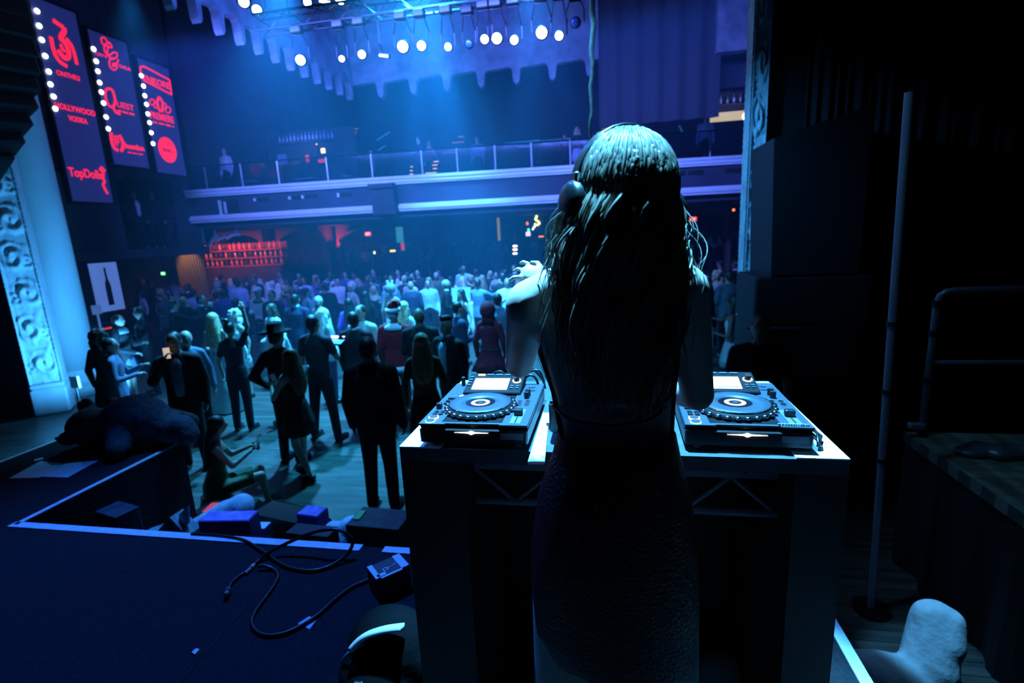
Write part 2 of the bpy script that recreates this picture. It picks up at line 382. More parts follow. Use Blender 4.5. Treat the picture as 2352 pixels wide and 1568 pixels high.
# railing of the balcony
rail = thing('balcony_railing', 'thin pale metal posts with glass along the whole balcony edge', 'railing', (0, 0, 0))
for px in (467, 549, 633, 747, 849, 964, 1050, 1136, 1222, 1311, 1420, 1522, 1633, 1725):
    p = lerp_bt(px); MB().cyl((p.x, p.y+.2, 4.6), (p.x, p.y+.2, 5.35), .03, 8).build('post', steel, rail)
b = MB()
b.tube([(p.x, p.y+.2, 5.36) for p in bt], .022, 6); b.build('handrail', blackmetal, rail)
glass = bpy.data.materials.new('railing_glass'); glass.use_nodes = True; nt = glass.node_tree; nt.nodes.clear()
o_ = nt.nodes.new('ShaderNodeOutputMaterial'); mx = nt.nodes.new('ShaderNodeMixShader'); tr = nt.nodes.new('ShaderNodeBsdfTransparent'); gl = nt.nodes.new('ShaderNodeBsdfGlossy')
tr.inputs[0].default_value = (.75, .78, .9, 1); gl.inputs['Roughness'].default_value = .1; mx.inputs[0].default_value = .015
nt.links.new(tr.outputs[0], mx.inputs[1]); nt.links.new(gl.outputs[0], mx.inputs[2]); nt.links.new(mx.outputs[0], o_.inputs[0])
b = MB(); band(b, 4.64, 5.32, .195, .012); b.build('glass_panel', glass, rail)

# ------------------------------------------------------------------ stage decks
SZ = 1.13
b = MB(); b.box((-2.03, .0, SZ/2), (5.92, 4.68, SZ)); sd = struct(b, 'stage_deck', carpet); sd['label'] = 'black carpeted stage deck under the DJ booth'
b = MB(); b.box((-2.53, 2.322, SZ+.003), (2.38, .055, .006)); b.build('edge_tape', tape, sd)
b = MB(); b.box((-1.0, 2.322, SZ+.003), (.42, .05, .006)); b.build('edge_tape', tape, sd)
b = MB(); b.box((.905, .2, SZ+.003), (.045, 4.2, .006)); b.build('edge_tape', tape, sd)
b = MB(); s0 = at_z(420, 1560, SZ); s1 = at_z(690, 1250, SZ)
dr = (s1-s0); s0 = s0-dr*.4; an = math.atan2(dr.y, dr.x); rot = Matrix.Rotation(an, 3, 'Z'); mid = (s0+s1)/2
b.box((mid.x, mid.y, SZ+.0015), ((s1-s0).length, .006, .003), rot); b.build('seam', vent_m, sd)
b = MB(); b.box((-4.325, 2.985, SZ/2), (1.31, 1.29, SZ)); ex = struct(b, 'stage_deck_extension', carpet); ex['label'] = 'square black stage deck jutting out at the left'
b = MB(); b.box((-3.69, 2.97, SZ+.003), (.035, 1.3, .006)); b.build('edge_tape', tape, ex)
b = MB(); b.box((-4.955, 2.97, SZ+.003), (.03, 1.3, .006)); b.build('edge_tape', tape, ex)
b = MB(); b.box((-3.95, 3.61, SZ+.003), (.5, .03, .006)); b.build('edge_tape', tape, ex)

# ------------------------------------------------------------------ carved pilaster, column
carved = mat('carved_plaster', (.62, .66, .72), .75, var=.12, scale=6)
def scroll(u, v):
    # u -1..1 across, v in metres up; alternating scroll leaves
    c = .62; k = math.floor(v/c); t = (v/c-k); sgn = 1 if int(k) % 2 else -1
    h = 0
    for dk in (-1, 0, 1):
        kk = k+dk; s = 1 if int(kk) % 2 else -1
        dx = u-s*.18; dv = (v-(kk+.5)*c)/c*2.2
        r = math.hypot(dx, dv); th = math.atan2(dv, dx*s)
        if r < 1.0: h = max(h, (.55+.45*math.cos(th-r*9.5+1.2))*(1-r**4)*.9)
        r2 = math.hypot(u+s*.55, (v-(kk+.35)*c)/c*2.6)
        if r2 < .55: h = max(h, .75*(.5+.5*math.cos(r2*17))*(1-r2*.8))
    h += .25*mnoise.noise(Vector((u*3.2, v*7, 1.7)))+.12*mnoise.noise(Vector((u*9, v*20, 3.1)))
    if abs(u) > .86: h = .35+.3*abs(math.sin(v*40))
    elif abs(u) > .8: h = -.1
    return h
def pilaster(name, label, w, z1, loc, rz, both=False):
    e = thing(name, label, 'pilaster', loc, rz)
    b = MB(); b.box((0, .2, z1/2), (w*.98, .36, z1)); b.build('shaft', carved, e)
    for face in range(2 if both else 1):
        nu, nv = 26, int(z1/.03); vs = []; fs = []
        for j in range(nv+1):
            for i in range(nu+1):
                u = -1+2*i/nu; v = .55+(z1-.55)*j/nv; h = scroll(u, v)
                if face == 0: vs.append((u*w/2, .02-.085*h, v))
                else: vs.append((-w/2-.0-.03*h, .2+u*.18, v))
        for j in range(nv):
            for i in range(nu): fs.append([j*(nu+1)+i, j*(nu+1)+i+1, (j+1)*(nu+1)+i+1, (j+1)*(nu+1)+i])
        b = MB(); b.smooth = True; b.add(vs, fs); b.build('carved_relief' if face == 0 else 'side_relief', carved, e)
    b = MB(); b.box((0, .15, .24), (w*1.12, .52, .48), bev=.03); b.box((0, .15, .52), (w*1.05, .46, .08), bev=.02); b.build('plinth', carved, e)
    return e
pilaster('carved_pilaster', 'carved plaster pilaster with scroll leaves left of the stage', .46, 9.5, (-9.88, 7.22, 0), R(42))
pilaster('carved_pilaster', 'narrow carved pilaster between the balcony and the dark right wing', .17, 9.5, (1.86, 7.2, 0), R(-3), True)
e = thing('column', 'smooth round column glowing blue right of the carved left pilaster', 'column', (-10.70, 8.42, 0))
b = MB(); b.smooth = True; b.loft([(.5, .36, .36), (3, .36, .36), (6, .345, .345), (9.5, .32, .32)], 40); b.build('shaft', mat('column_plaster', (.6, .63, .68), .6, var=.06, scale=1.5), e)
b = MB(); b.smooth = True; b.loft([(0, .47, .47), (.14, .47, .47), (.18, .43, .43), (.24, .44, .44), (.32, .44, .44), (.36, .39, .39), (.5, .37, .37)], 40); b.build('base', carved, e)

# ------------------------------------------------------------------ added dark sheet standing in for the dark back wall; pale rope
drape = mat('dark_sheet', (.012, .013, .02), .9)
e = thing('dark_backdrop_sheet', 'added dark sheet hanging in front of the balcony right of the pale rope', 'sheet', (0, 0, 0))
p0, p1 = at_y(1372, -60, 14.2), at_y(1650, 268, 14.2); b = MB(); nx = 40
vs = []; fs = []
for j in range(2):
    for th in (0, .05):
        for i in range(nx+1): vs.append((p0.x+(p1.x-p0.x)*i/nx, 14.2+th+.05*math.sin(i*.9), p0.z if j else p1.z))
n1 = nx+1
for i in range(nx):
    fs += [[i, i+1, 2*n1+i+1, 2*n1+i], [n1+i+1, n1+i, 3*n1+i, 3*n1+i+1], [i, n1+i, n1+i+1, i+1], [2*n1+i, 2*n1+i+1, 3*n1+i+1, 3*n1+i]]
fs += [[0, 2*n1, 3*n1, n1], [nx, n1+nx, 3*n1+nx, 2*n1+nx]]
b.add(vs, fs); b.build('cloth', drape, e)
b = MB(); b.cyl((p0.x-.1, 14.22, p0.z+.02), (p1.x+.1, 14.22, p0.z+.02), .04, 8); b.build('batten', blackmetal, e)
q0, q1 = at_y(1364, -60, 9.0), at_y(1356, 335, 9.0)
b = MB(); b.tube([q0+Vector((0.03*math.sin(k*1.7), 0, 0)) .lerp(q1-q0, 0) if False else q0.lerp(q1, k/14)+Vector((.018*math.sin(k*1.9), .01*math.cos(k*2.3), 0)) for k in range(15)], [.05-.0022*k for k in range(15)], 8)
tag(b.build('hanging_rope', mat('pale_cloth', (.55, .62, .66), .8, var=.3, scale=12)), 'twisted pale cloth rope hanging above the DJ in front of the added dark sheet', 'rope')
# ------------------------------------------------------------------ DJ booth
plastic = mat('black_plastic', (.012, .012, .014), .38)
deckblack = mat('deck_black', (.004, .0045, .006), .6, spec=.12)
decksilver = mat('deck_silver', (.034, .044, .062), .5, .2)
jogtop = mat('jog_silver', (.045, .058, .08), .4, .3)
chrome = mat('chrome', (.6, .62, .66), .18, 1)
screen_m = emis('white_screen', (1, .97, .9), 2.2); scr_txt = emis('screen_blue', (.35, .45, .9), .8)
glowwhite = emis('white_glow', (1, .97, .92), 6); glowwarm = emis('amber_glow', (1, .35, .15), 4); glowyellow = emis('yellow_glow', (1, .75, .1), 1.6)
glowgreen = emis('green_glow', (.3, 1, .6), 2); blackrubber = mat('rubber', (.01, .01, .01), .8)
BZ = 2.78-.577; BX0, BX1, BY = -.581, .573, 1.275
booth = thing('dj_booth', 'tall black DJ booth with truss inside its open back', 'DJ booth', (0, BY, SZ))
hb = BZ-SZ
boothblack = mat('booth_black', (.008, .008, .009), .6, var=.3, scale=6)
b = MB(); b.box(((BX0+BX1)/2, .33, hb-.02), (BX1-BX0, .66, .04)); b.build('tabletop', mat('booth_top', (.05, .065, .09), .5, var=.3, scale=14), booth)
b = MB(); b.box((BX0+.09, .33, (hb-.04)/2), (.18, .66, hb-.04)); b.build('side_panel', boothblack, booth)
b = MB(); b.box((BX1-.06, .33, (hb-.04)/2), (.12, .66, hb-.04)); b.build('side_panel', boothblack, booth)
b = MB(); b.box(((BX0+BX1)/2, .64, (hb-.04)/2), (BX1-BX0-.1, .03, hb-.04)); b.build('front_panel', boothblack, booth)
for sx, x0 in ((1, BX0), (-1, BX1)):
    b = MB(); b.prism([(x0, 0), (x0+sx*.12, 0), (x0+sx*.12, .04), (x0+sx*.046, .04), (x0+sx*.046, .655), (x0, .655)], (0, 0, hb), (1, 0, 0), (0, 1, 0), (0, 0, 1), .004); b.build('edge_tape', tape, booth)
trussm = mat('truss_grey', (.20, .21, .25), .45, .5)
for (xa, xb, ya, yb, nm) in ((1075, 1250, 1052, 1082, 'flat_bar'), (1590, 1855, 1062, 1096, 'flat_bar'), (1085, 1250, 1148, 1160, 'lower_bar'), (1590, 1850, 1168, 1184, 'lower_bar')):
    pa_, pb_ = at_y(xa, yb, BY+.12), at_y(xb, ya, BY+.12)
# one truss crossing the booth opening: top flat bar, lower tube, zigzag lattice
z1 = at_y(1720, 1080, BY+.1).z-SZ; z2 = at_y(1720, 1177, BY+.1).z-SZ
tr = thing('booth_truss', 'pale lattice truss across the open back of the DJ booth', 'truss', (0, BY+.1, SZ))
XA, XB = BX0+.185, BX1-.125
b = MB(); b.box(((XA+XB)/2, 0, z1), (XB-XA, .02, .042), bev=.003)
b.build('flat_bar', trussm, tr)
b = MB()
for px in (1107, 1712): q = at_y(px, 1080, BY+.088); b = MB(); b.cyl((q.x, -.012, z1), (q.x, -.009, z1), .006, 12); b.build('bolt_hole', vent_m, tr)
b = MB(); b.cyl((XA, 0, z2), (XB, 0, z2), .011, 12); b.build('lower_tube', trussm, tr)
b = MB(); n = 7; st = (XB-XA)/n
for i in range(n):
    up = i % 2 == 0
    b.cyl((XA+i*st, 0, z1-.02 if up else z2), (XA+(i+1)*st, 0, z2 if up else z1-.02), .006, 8)
b.build('lattice', trussm, tr)

# ------------------------------------------------------------------ media players (decks)
def deck(loc, rz, label, model=False):
    e = thing('media_player', label, 'DJ player', loc, rz, 'DJ players on the booth')
    W, D, H = .305, .385, .055
    b = MB()
    # chassis with the recessed front lip
    b.box((W/2, D/2, H/2-.004), (W, D, H-.012), bev=.004); b.box((W/2, D/2+.004, H-.005), (W, D-.008, .012), bev=.002)
    b.build('chassis', plastic, e)
    b = MB()
    b.box((.031, D/2, H+.0015), (.062, D-.004, .005)); b.box((W-.036, D/2, H+.0015), (.072, D-.004, .005))
    b.prism([(0, 0), (.07, 0), (.078, .006), (.225, .006), (.233, 0), (W, 0), (W, .016), (0, .016)], (0, .0, H-.001), (1, 0, 0), (0, 1, 0), (0, 0, 1), .0052)
    b.build('side_strips', decksilver, e)
    b = MB(); b.box((W/2-.005, .15, H+.001), (.166, .27, .004)); b.build('centre_plate', deckblack, e)
    # raised display section at the back
    rot = Matrix.Rotation(R(14), 3, 'X')
    b = MB(); b.box((W/2-.003, D-.062, H+.012), (.19, .125, .03), rot, bev=.003); hd = b.build('display_housing', deckblack, e)
    nz = rot @ Vector((0, 0, 1)); cz = Vector((W/2-.003, D-.062, H+.012))
    def onh(u, v, h=.0155): return cz+rot @ Vector((u, v, h))
    b = MB(); b.box(onh(-.012, -.008), (.118, .07, .002), rot); sc_ = b.build('screen', screen_m, hd)
    b = MB()
    random.seed(3)
    for k in range(22): b.box(onh(-.066+k*.005, -.033+.0, .0168), (.003, .003+.006*random.random(), .0008), rot)
    b.box(onh(-.012, -.0395, .0168), (.112, .002, .0008), rot); b.box(onh(-.012, -.024, .0168), (.112, .001, .0008), rot)
    b.build('screen_readout', scr_txt, hd)
    for k in range(4): b = MB(); b.box(onh(-.055+k*.031, .05, .0165), (.024, .008, .003), rot); b.build('menu_button', glowyellow if k == 0 else decksilver, hd)
    for k in range(4): b = MB(); b.box(onh(-.085, .035-k*.017, .0165), (.012, .007, .003), rot); b.build('side_button', decksilver, hd)
    b = MB(); b.cyl(onh(.072, .012, .014), onh(.072, .012, .032), .0095, 20); b.build('rotary_knob', plastic, hd)
    b = MB(); b.ring(onh(.072, .012, .0155), rot @ Vector((1, 0, 0)), rot @ Vector((0, 1, 0)), nz, .0105, .0145, .002, 28); b.build('knob_ring', emis('ring_glow', (1, .95, .85), 2.2), hd)
    for k in range(4): b = MB(); b.box(onh(.062+.018*(k % 2), -.022-.012*(k//2), .0165), (.011, .006, .003), rot); b.build('back_button', decksilver, hd)
    # jog wheel
    jc = Vector((.146, .132, H+.003)); J = thing_part = bpy.data.objects.new('jog_wheel', None); C.objects.link(J); J.parent = e; J.location = jc
    b = MB(); b.smooth = True; n = 96; vs = []; prof = ((.1045, 0), (.104, .006), (.098, .0155), (.092, .0165))
    for j, (r, h) in enumerate(prof):
        for k in range(n): a = 2*math.pi*k/n; vs.append((r*math.cos(a), r*math.sin(a), h))
    fs = [[j*n+k, j*n+(k+1) % n, (j+1)*n+(k+1) % n, (j+1)*n+k] for j in range(3) for k in range(n)]; b.add(vs, fs); b.build('rim', deckblack, J)
    b = MB(); b.smooth = True
    for k in range(26):
        a = 2*math.pi*k/26; b.ell((.1005*math.cos(a), .1005*math.sin(a), .0095), (.0085, .0085, .006), 12, 6)
    b.build('rim_dimples', chrome, J)
    b = MB(); b.smooth = True; vs = []; prof = ((.0915, .0165), (.090, .0195), (.0445, .0205), (.0440, .0180)); n = 80
    for (r, h) in prof:
        for k in range(n): a = 2*math.pi*k/n; vs.append((r*math.cos(a), r*math.sin(a), h))
    b.add(vs, [[j*n+k, j*n+(k+1) % n, (j+1)*n+(k+1) % n, (j+1)*n+k] for j in range(3) for k in range(n)]); b.build('platter', jogtop, J)
    b = MB(); b.ring((0, 0, .0188), (1, 0, 0), (0, 1, 0), (0, 0, 1), .0888, .0912, .002, 80); b.build('platter_edge', chrome, J)
    b = MB(); b.cyl((0, 0, .01), (0, 0, .0192), .0442, 48); b.build('centre_display', mat('gloss_black', (.006, .006, .008), .08), J)
    b = MB(); b.ring((0, 0, .0193), (1, 0, 0), (0, 1, 0), (0, 0, 1), .0165, .0285, .0008, 48); b.build('centre_ring', emis('cream_glow', (1, .93, .75), .9), J)
    b = MB(); b.ring((0, 0, .0194), (1, 0, 0), (0, 1, 0), (0, 0, 1), .011, .0125, .0008, 40); b.cyl((0, 0, .0193), (0, 0, .0201), .0075, 24); b.build('centre_cap', jogtop, J)
    # left strip: play, cue, loop buttons, track keys
    for (y, m, nm) in ((.018, glowgreen, 'play_button'), (.047, glowwarm, 'cue_button')):
        b = MB(); b.mi = 0; b.cyl((.028, y, H+.003), (.028, y, H+.009), .0115, 28); b.mi = 1; b.ring((.028, y, H+.0035), (1, 0, 0), (0, 1, 0), (0, 0, 1), .0118, .0145, .004, 32); b.build(nm, [jogtop, m], e)
    for k in range(4): b = MB(); b.cyl((.022+.018*(k % 2), .075+.018*(k//2), H+.003), (.022+.018*(k % 2), .075+.018*(k//2), H+.008), .0065, 16); b.build('track_button', plastic, e)
    for k in range(3): b = MB(); b.box((.034, .165+.024*k, H+.006), (.026, .010, .006)); b.build('loop_button', plastic, e)
    b = MB(); b.box((.02, .125, H+.012), (.016, .014, .02), bev=.002); b.build('direction_lever', plastic, e)
    b = MB(); b.cyl((.06, .235, H+.004), (.06, .235, H+.008), .009, 20); b.build('hot_cue_lamp', emis('cue_lamp', (1, .5, .3), 3.5), e)
    b = MB(); b.cyl((.083, .24, H+.004), (.083, .24, H+.008), .008, 20); b.build('hot_cue_lamp', emis('cue_lamp_white', (1, .8, .65), 4), e)
    b = MB(); b.box((.03, .36, H+.02), (.012, .012, .03), bev=.002); b.build('vinyl_knob', plastic, e)
    # right strip: tempo fader, knobs
    b = MB(); b.box((W-.036, .068, H+.0045), (.030, .115, .002)); b.build('fader_plate', mat('fader_grey', (.16, .17, .2), .4, .4), e)
    b = MB(); b.box((W-.036, .068, H+.0058), (.004, .105, .001)); b.build('fader_slot', vent_m, e)
    b = MB(); b.box((W-.036, .078, H+.015), (.024, .018, .018), bev=.002); b.build('fader_cap', plastic, e)
    for k, (x, y, r) in enumerate(((W-.05, .165, .0075), (W-.026, .165, .0075), (W-.05, .19, .007), (W-.026, .19, .007))):
        b = MB(); b.cyl((x, y, H+.004), (x, y, H+.009), r, 18); b.build('tempo_button', chrome, e)
    for y in (.232, .258): b = MB(); b.cyl((W-.036, y, H+.004), (W-.036, y, H+.024), .0085, 20); b.build('jog_knob', plastic, e)
    b = MB(); b.box((W-.036, .31, H+.005), (.03, .014, .003)); b.cyl((W-.036, .345, H+.003), (W-.036, .345, H+.0065), .011, 24); b.build('release_buttons', jogtop, e)
    # front lamp, drawn as a thin pointed bar of light with a bright middle
    b = MB(); b.prism([(-.048, 0), (-.01, .0016), (0, .0058), (.01, .0016), (.048, 0), (.01, -.0016), (0, -.0058), (-.01, -.0016)], (.150, -.0012, .036), (1, 0, 0), (0, 0, 1), (0, -1, 0), .002)
    b.build('front_light', glowwhite, e)
    b = MB(); b.box((.262, -.0005, .027), (.062, .002, .018)); b.build('front_sticker', mat('grey_sticker', (.12, .12, .15), .5), e)
    if model: text('CDJ-2000nexus', (.258, .008, H+.0045), (1, 0, 0), (0, 1, 0), (0, 0, 1), .072, .0055, whitepaint, e)
    for x in (.035, W-.035):
        for y in (.04, D-.04): b = MB(); b.cyl((x, y, -.036), (x, y, .003), .016, 16, .018); b.build('foot', mat('foot_clear', (.25, .28, .34), .25), e)
    return e
DZ = 2.78-.505-.0592
deck((-.519, 1.279, DZ), -.003, 'DJ player with lit screen and jog wheel left of the DJ')
deck((.195, 1.308, DZ), -.025, 'DJ player with lit screen and jog wheel right of the DJ', True)
b = MB()
# mixer between the players, mostly behind the DJ
mx_ = thing('dj_mixer', 'black DJ mixer between the two players, mostly hidden by the DJ', 'DJ mixer', (-.012, 1.5, BZ))
b = MB(); b.box((0, .02, .07), (.30, .36, .09), bev=.006); b.build('chassis', plastic, mx_)
b = MB(); b.box((0, .02, .117), (.292, .352, .004)); b.build('top_plate', decksilver, mx_)
for i in range(4):
    for j in range(4): b = MB(); b.cyl((-.105+i*.07, .14-j*.045, .118), (-.105+i*.07, .14-j*.045, .138), .010, 16); b.build('knob', plastic, mx_)
    b = MB(); b.box((-.105+i*.07, -.09, .126), (.02, .012, .016), bev=.002); b.build('fader', plastic, mx_)
for x in (-.11, .11):
    for y in (-.12, .16): b = MB(); b.cyl((x, y, 0), (x, y, .026), .02, 16); b.build('foot', blackrubber, mx_)
b = MB(); q = [at_z(1212, 1058, BZ+.012), at_z(1251, 1058, BZ+.012), at_z(1262, 946, BZ+.012), at_z(1247, 946, BZ+.012)]
b.prism([(p.x, p.y) for p in q], (0, 0, BZ+.002), (1, 0, 0), (0, 1, 0), (0, 0, 1), .008)
tag(b.build('card_strip', mat('white_card', (.7, .72, .75), .7, var=.1, scale=20)), 'pale torn strip of board sticking out between left player and DJ', 'board')
b = MB(); q = [at_z(1255, 985, BZ+.0), at_z(1272, 985, BZ+.0), at_z(1281, 925, BZ), at_z(1270, 925, BZ)]
b.prism([(p.x, p.y) for p in q], (0, 0, BZ+.0), (1, 0, 0), (0, 1, 0), (0, 0, 1), .02)
tag(b.build('paper_pad', MATS['white_card']), 'small white paper pad lying at the DJ left hip on the booth', 'paper')
# loose cables behind the left player
cab = mat('cable_black', (.008, .008, .009), .35)
for k, (P, lb) in enumerate(((((1125, 868, 0), (1135, 857, .03), (1150, 853, .05), (1162, 862, .02)), 'short black cable arching behind the left player screen'),
    (((1185, 868, 0), (1195, 850, .05), (1220, 846, .06), (1245, 870, .03), (1252, 892, .0)), 'black cable looping from the left player to the mixer'),
    (((1190, 872, 0), (1212, 855, .05), (1238, 852, .06), (1250, 880, .01)), 'second black cable in the tangle beside the mixer'),
    (((1200, 875, 0), (1215, 862, .05), (1230, 868, .05), (1240, 895, .01)), 'lowest black cable of the tangle beside the mixer'))):
    pts = [at_y(x, y, 1.72-.02*k) for x, y, h in P]; sp = []
    for i in range(len(pts)-1):
        a0 = pts[max(i-1, 0)]; a1 = pts[i]; a2 = pts[i+1]; a3 = pts[min(i+2, len(pts)-1)]
        for t in range(6):
            t /= 6; sp.append(.5*((2*a1)+(a2-a0)*t+(2*a0-5*a1+4*a2-a3)*t*t+(3*a1-a0-3*a2+a3)*t**3))
    sp.append(pts[-1]); b = MB(); b.smooth = True; b.tube(sp, .0045, 8); tag(b.build('audio_cable', cab), lb, 'cable', 'cables on the booth')
b = MB(); b.smooth = True
pts = [(.49, 1.7, BZ+.01), (.52, 1.62, BZ+.02), (.535, 1.5, BZ+.012), (.54, 1.38, BZ+.012), (.52, 1.32, BZ+.01)]
for k in range(3): b.tube([(x+.006*math.sin(i*2+k*2), y, z+.007*k) for i, (x, y, z) in enumerate(pts)], .004, 8)
tag(b.build('cable_bundle', cab), 'bundle of thin black cables lying right of the right player', 'cable')

# ------------------------------------------------------------------ cables, box and litter on the stage
def spline(pts, n=7):
    sp = []
    for i in range(len(pts)-1):
        a0 = pts[max(i-1, 0)]; a1 = pts[i]; a2 = pts[i+1]; a3 = pts[min(i+2, len(pts)-1)]
        for t in range(n):
            t /= n; sp.append(.5*((2*a1)+(a2-a0)*t+(2*a0-5*a1+4*a2-a3)*t*t+(3*a1-a0-3*a2+a3)*t**3))
    return sp+[pts[-1]]
r_ = .0105
def cable(name, label, P, r, parts=()):
    e = thing(name, label, 'cable', at_z(P[0][0], P[0][1], SZ))
    pts = [at_z(x, y, SZ+r+(h[0] if h else 0))-Vector(e.location) for x, y, *h in P]
    b = MB(); b.smooth = True; b.tube(spline(pts), r, 10); b.build('cable', cab, e)
    for (nm, i, L, rr, m) in parts:
        p = pts[i]; d = (pts[i]-pts[i-1 if i else 1]).normalized(); b = MB(); b.smooth = False
        b.tube([p, p+d*L*.4, p+d*L*.42, p+d*L], [rr*.8, rr, rr*.7, rr*.7], 14); b.build(nm, m, e)
    return e
plugm = mat('plug_silver', (.4, .42, .45), .3, .8)
cable('power_cable', 'thick black cable looping over the stage lip', [(440, 1226), (490, 1229), (527, 1233), (566, 1243), (612, 1272), (645, 1295), (680, 1307), (719, 1310), (757, 1300), (793, 1277, .02), (809, 1251, .06), (803, 1231, .1), (777, 1217, .13), (744, 1217, .13), (706, 1227, .10), (655, 1249, .05), (617, 1269, .02), (594, 1287), (584, 1297)], .0095, [('connector', -1, .07, .014, plugm)])
cable('power_cable', 'black cable snaking from the connector round to the small carton', [(592, 1301, .012), (609, 1299, .012), (630, 1308), (638, 1323), (630, 1343), (612, 1369), (591, 1397), (579, 1420), (580, 1438), (594, 1453), (619, 1459), (655, 1453), (693, 1435), (732, 1410), (770, 1376), (808, 1348), (846, 1331), (880, 1315), (925, 1302)], .0085)
cable('power_cable', 'short black cable tail ending in a round plug', [(572, 1311, .004), (558, 1317), (543, 1328), (532, 1338), (527, 1347), (524, 1354, .006)], .008, [('plug', -1, .06, .018, plugm)])
def quad_thing(name, label, cat, q, z, h, m):
    b = MB(); p = [at_z(x, y, z+h) for x, y in q]; b.prism([(v.x, v.y) for v in p], (0, 0, z), (1, 0, 0), (0, 1, 0), (0, 0, 1), h); return tag(b.build(name, m), label, cat)
paper = mat('white_paper', (.72, .74, .78), .8, var=.06, scale=10)
quad_thing('paper_scrap', 'torn white paper scrap under the snaking cable on stage', 'paper', [(684, 1431), (710, 1415), (729, 1420), (711, 1444)], SZ, .001, paper)
quad_thing('paper_scrap', 'tiny crumpled scrap beside the seam at the front of the stage', 'paper', [(440, 1497), (450, 1488), (458, 1490), (448, 1502)], SZ, .008, paper)
p = [at_z(x, y, SZ+.105) for x, y in ((845, 1301), (866, 1333), (942, 1299), (922, 1272))]
o0 = p[1]; ux = (p[2]-p[1]); uy = (p[0]-p[1]); lx_, ly_ = ux.length, uy.length; ux.normalize(); uy = Vector((-ux.y, ux.x, 0))
e = thing('toy_carton', 'small dark carton with white line art on top beside the booth', 'box', (o0.x, o0.y, SZ), math.atan2(ux.y, ux.x))
b = MB(); b.box((lx_/2, ly_/2, .052), (lx_, ly_, .104), bev=.002); b.build('carton', mat('dark_card', (.03, .028, .03), .6), e)
b = MB(); t = .012; z = .1052
b.box((lx_/2, t/2, z), (lx_, t, .001)); b.box((t, ly_/2, z), (t*2, ly_, .001)); b.box((lx_-t*1.6, ly_/2, z), (t*3.2, ly_, .001))
b.box((lx_*.2, ly_*.22, z), (lx_*.25, .02, .001)); b.tube([(lx_*.3, ly_*.3, z), (lx_*.42, ly_*.34, z), (lx_*.5, ly_*.45, z), (lx_*.6, ly_*.42, z), (lx_*.7, ly_*.52, z), (lx_*.8, ly_*.4, z)], .003, 6)
b.ring((lx_*.38, ly_*.42, z), (1, 0, 0), (0, 1, 0), (0, 0, 1), .009, .013, .0012, 20)
b.build('printed_top', mat('white_print', (.75, .78, .8), .5), e)
# backpack at the lower edge
e = thing('backpack', 'black backpack with pale folded strap at the foot of the booth', 'bag', (-.80, 1.52, SZ))
b = MB(); b.ell((0, 0, .16), (.17, .13, .16), 24, 14); b.ell((-.03, -.05, .1), (.16, .12, .1), 20, 12); b.ell((.1, .02, .13), (.13, .12, .13), 20, 12)
bagm = mat('bag_nylon', (.004, .004, .005), .9, bump=.2, scale=30, spec=.03)
link('bag_body', remesh(b, .012, 4), e).data.materials.append(bagm)
b = MB(); b.smooth = True; pth = [(-.10, -.09, .235), (-.05, -.085, .285), (.02, -.08, .315), (.09, -.07, .325)]
for k in range(3): b.tube([(x, y-.012*k, z+.006*k) for x, y, z in spline([Vector(q) for q in pth], 4)], .011, 8)
b.build('strap', mat('strap_grey', (.38, .36, .46), .7), e)
b = MB(); b.smooth = True; b.tube(spline([Vector(q) for q in ((-.165, -.06, .1), (-.15, -.09, .17), (-.11, -.1, .225), (-.05, -.09, .262))], 5), .006, 8); b.build('zip_piping', mat('piping_grey', (.10, .10, .14), .4), e)
b = MB(); b.box((-.06, -.155, .1), (.03, .012, .12), bev=.004); b.build('webbing', mat('webbing', (.1, .1, .16), .6), e)
# dark cloth heaped under the booth at the right
b = MB()
for k in range(6): q = at_z(1610+18*k-30*(k % 2), 1530+6*(k % 3), SZ+.03); b.ell(q, (.07, .06, .03+.01*(k % 3)), 14, 8, Matrix.Rotation(k, 3, 'Z'))
o = link('folded_cloth', remesh(b, .01, 8)); o.data.materials.append(mat('blue_grey_cloth', (.16, .17, .2), .9, bump=.4, scale=18)); tag(o, 'crumpled grey cloth on the stage floor right of the DJ', 'cloth')

# ------------------------------------------------------------------ plush toys
def plush(name, label, cat, loc, rz, prims, m, vox=.02, extra=()):
    e = thing(name, label, cat, loc, rz); b = MB()
    for q in prims:
        if len(q) == 2: b.ell(q[0], q[1], 16, 10)
        else: b.cap(*q, n=14)
    o = link('plush_body', remesh(b, vox, 6), e); o.data.materials.append(m)
    for nm, c, r, mm in extra: bb = MB(); bb.smooth = True; bb.ell(c, r, 14, 8); bb.build(nm, mm, e)
    return e
fur_grey = mat('grey_plush', (.085, .09, .10), .95, var=.3, scale=25, bump=.6, spec=.1); fur_white = mat('white_plush', (.62, .66, .68), .95, var=.15, scale=14, bump=.6, spec=.1)
pc = at_z(255, 1040, SZ)
pl = plush('plush_bear', 'big dark grey plush bear lying on the left stage deck', 'stuffed toy', (pc.x, pc.y+.1, SZ), R(-4), [((.08, .12, .22), (.33, .22, .22)), ((-.32, .02, .17), (.20, .18, .17)), ((-.43, .10, .33), (.075, .05, .085)), ((-.20, .16, .34), (.07, .05, .07)),
    ((.08, -.02, .14), .13, (.22, -.2, .085), .085), ((.32, .16, .17), .15, (.62, .1, .12), .10), ((.58, .1, .16), (.12, .1, .13)), ((.1, .3, .16), .12, (.3, .42, .09), .09)], fur_grey, .022,
    [('muzzle', (-.40, -.13, .12), (.085, .06, .06), mat('muzzle_grey', (.13, .14, .13), .9)), ('nose', (-.43, -.185, .14), (.025, .015, .018), vent_m), ('inner_ear', (-.44, .055, .335), (.045, .015, .055), MATS['muzzle_grey'] if 'muzzle_grey' in MATS else vent_m)])
pr = at_z(2110, 1560, 0)
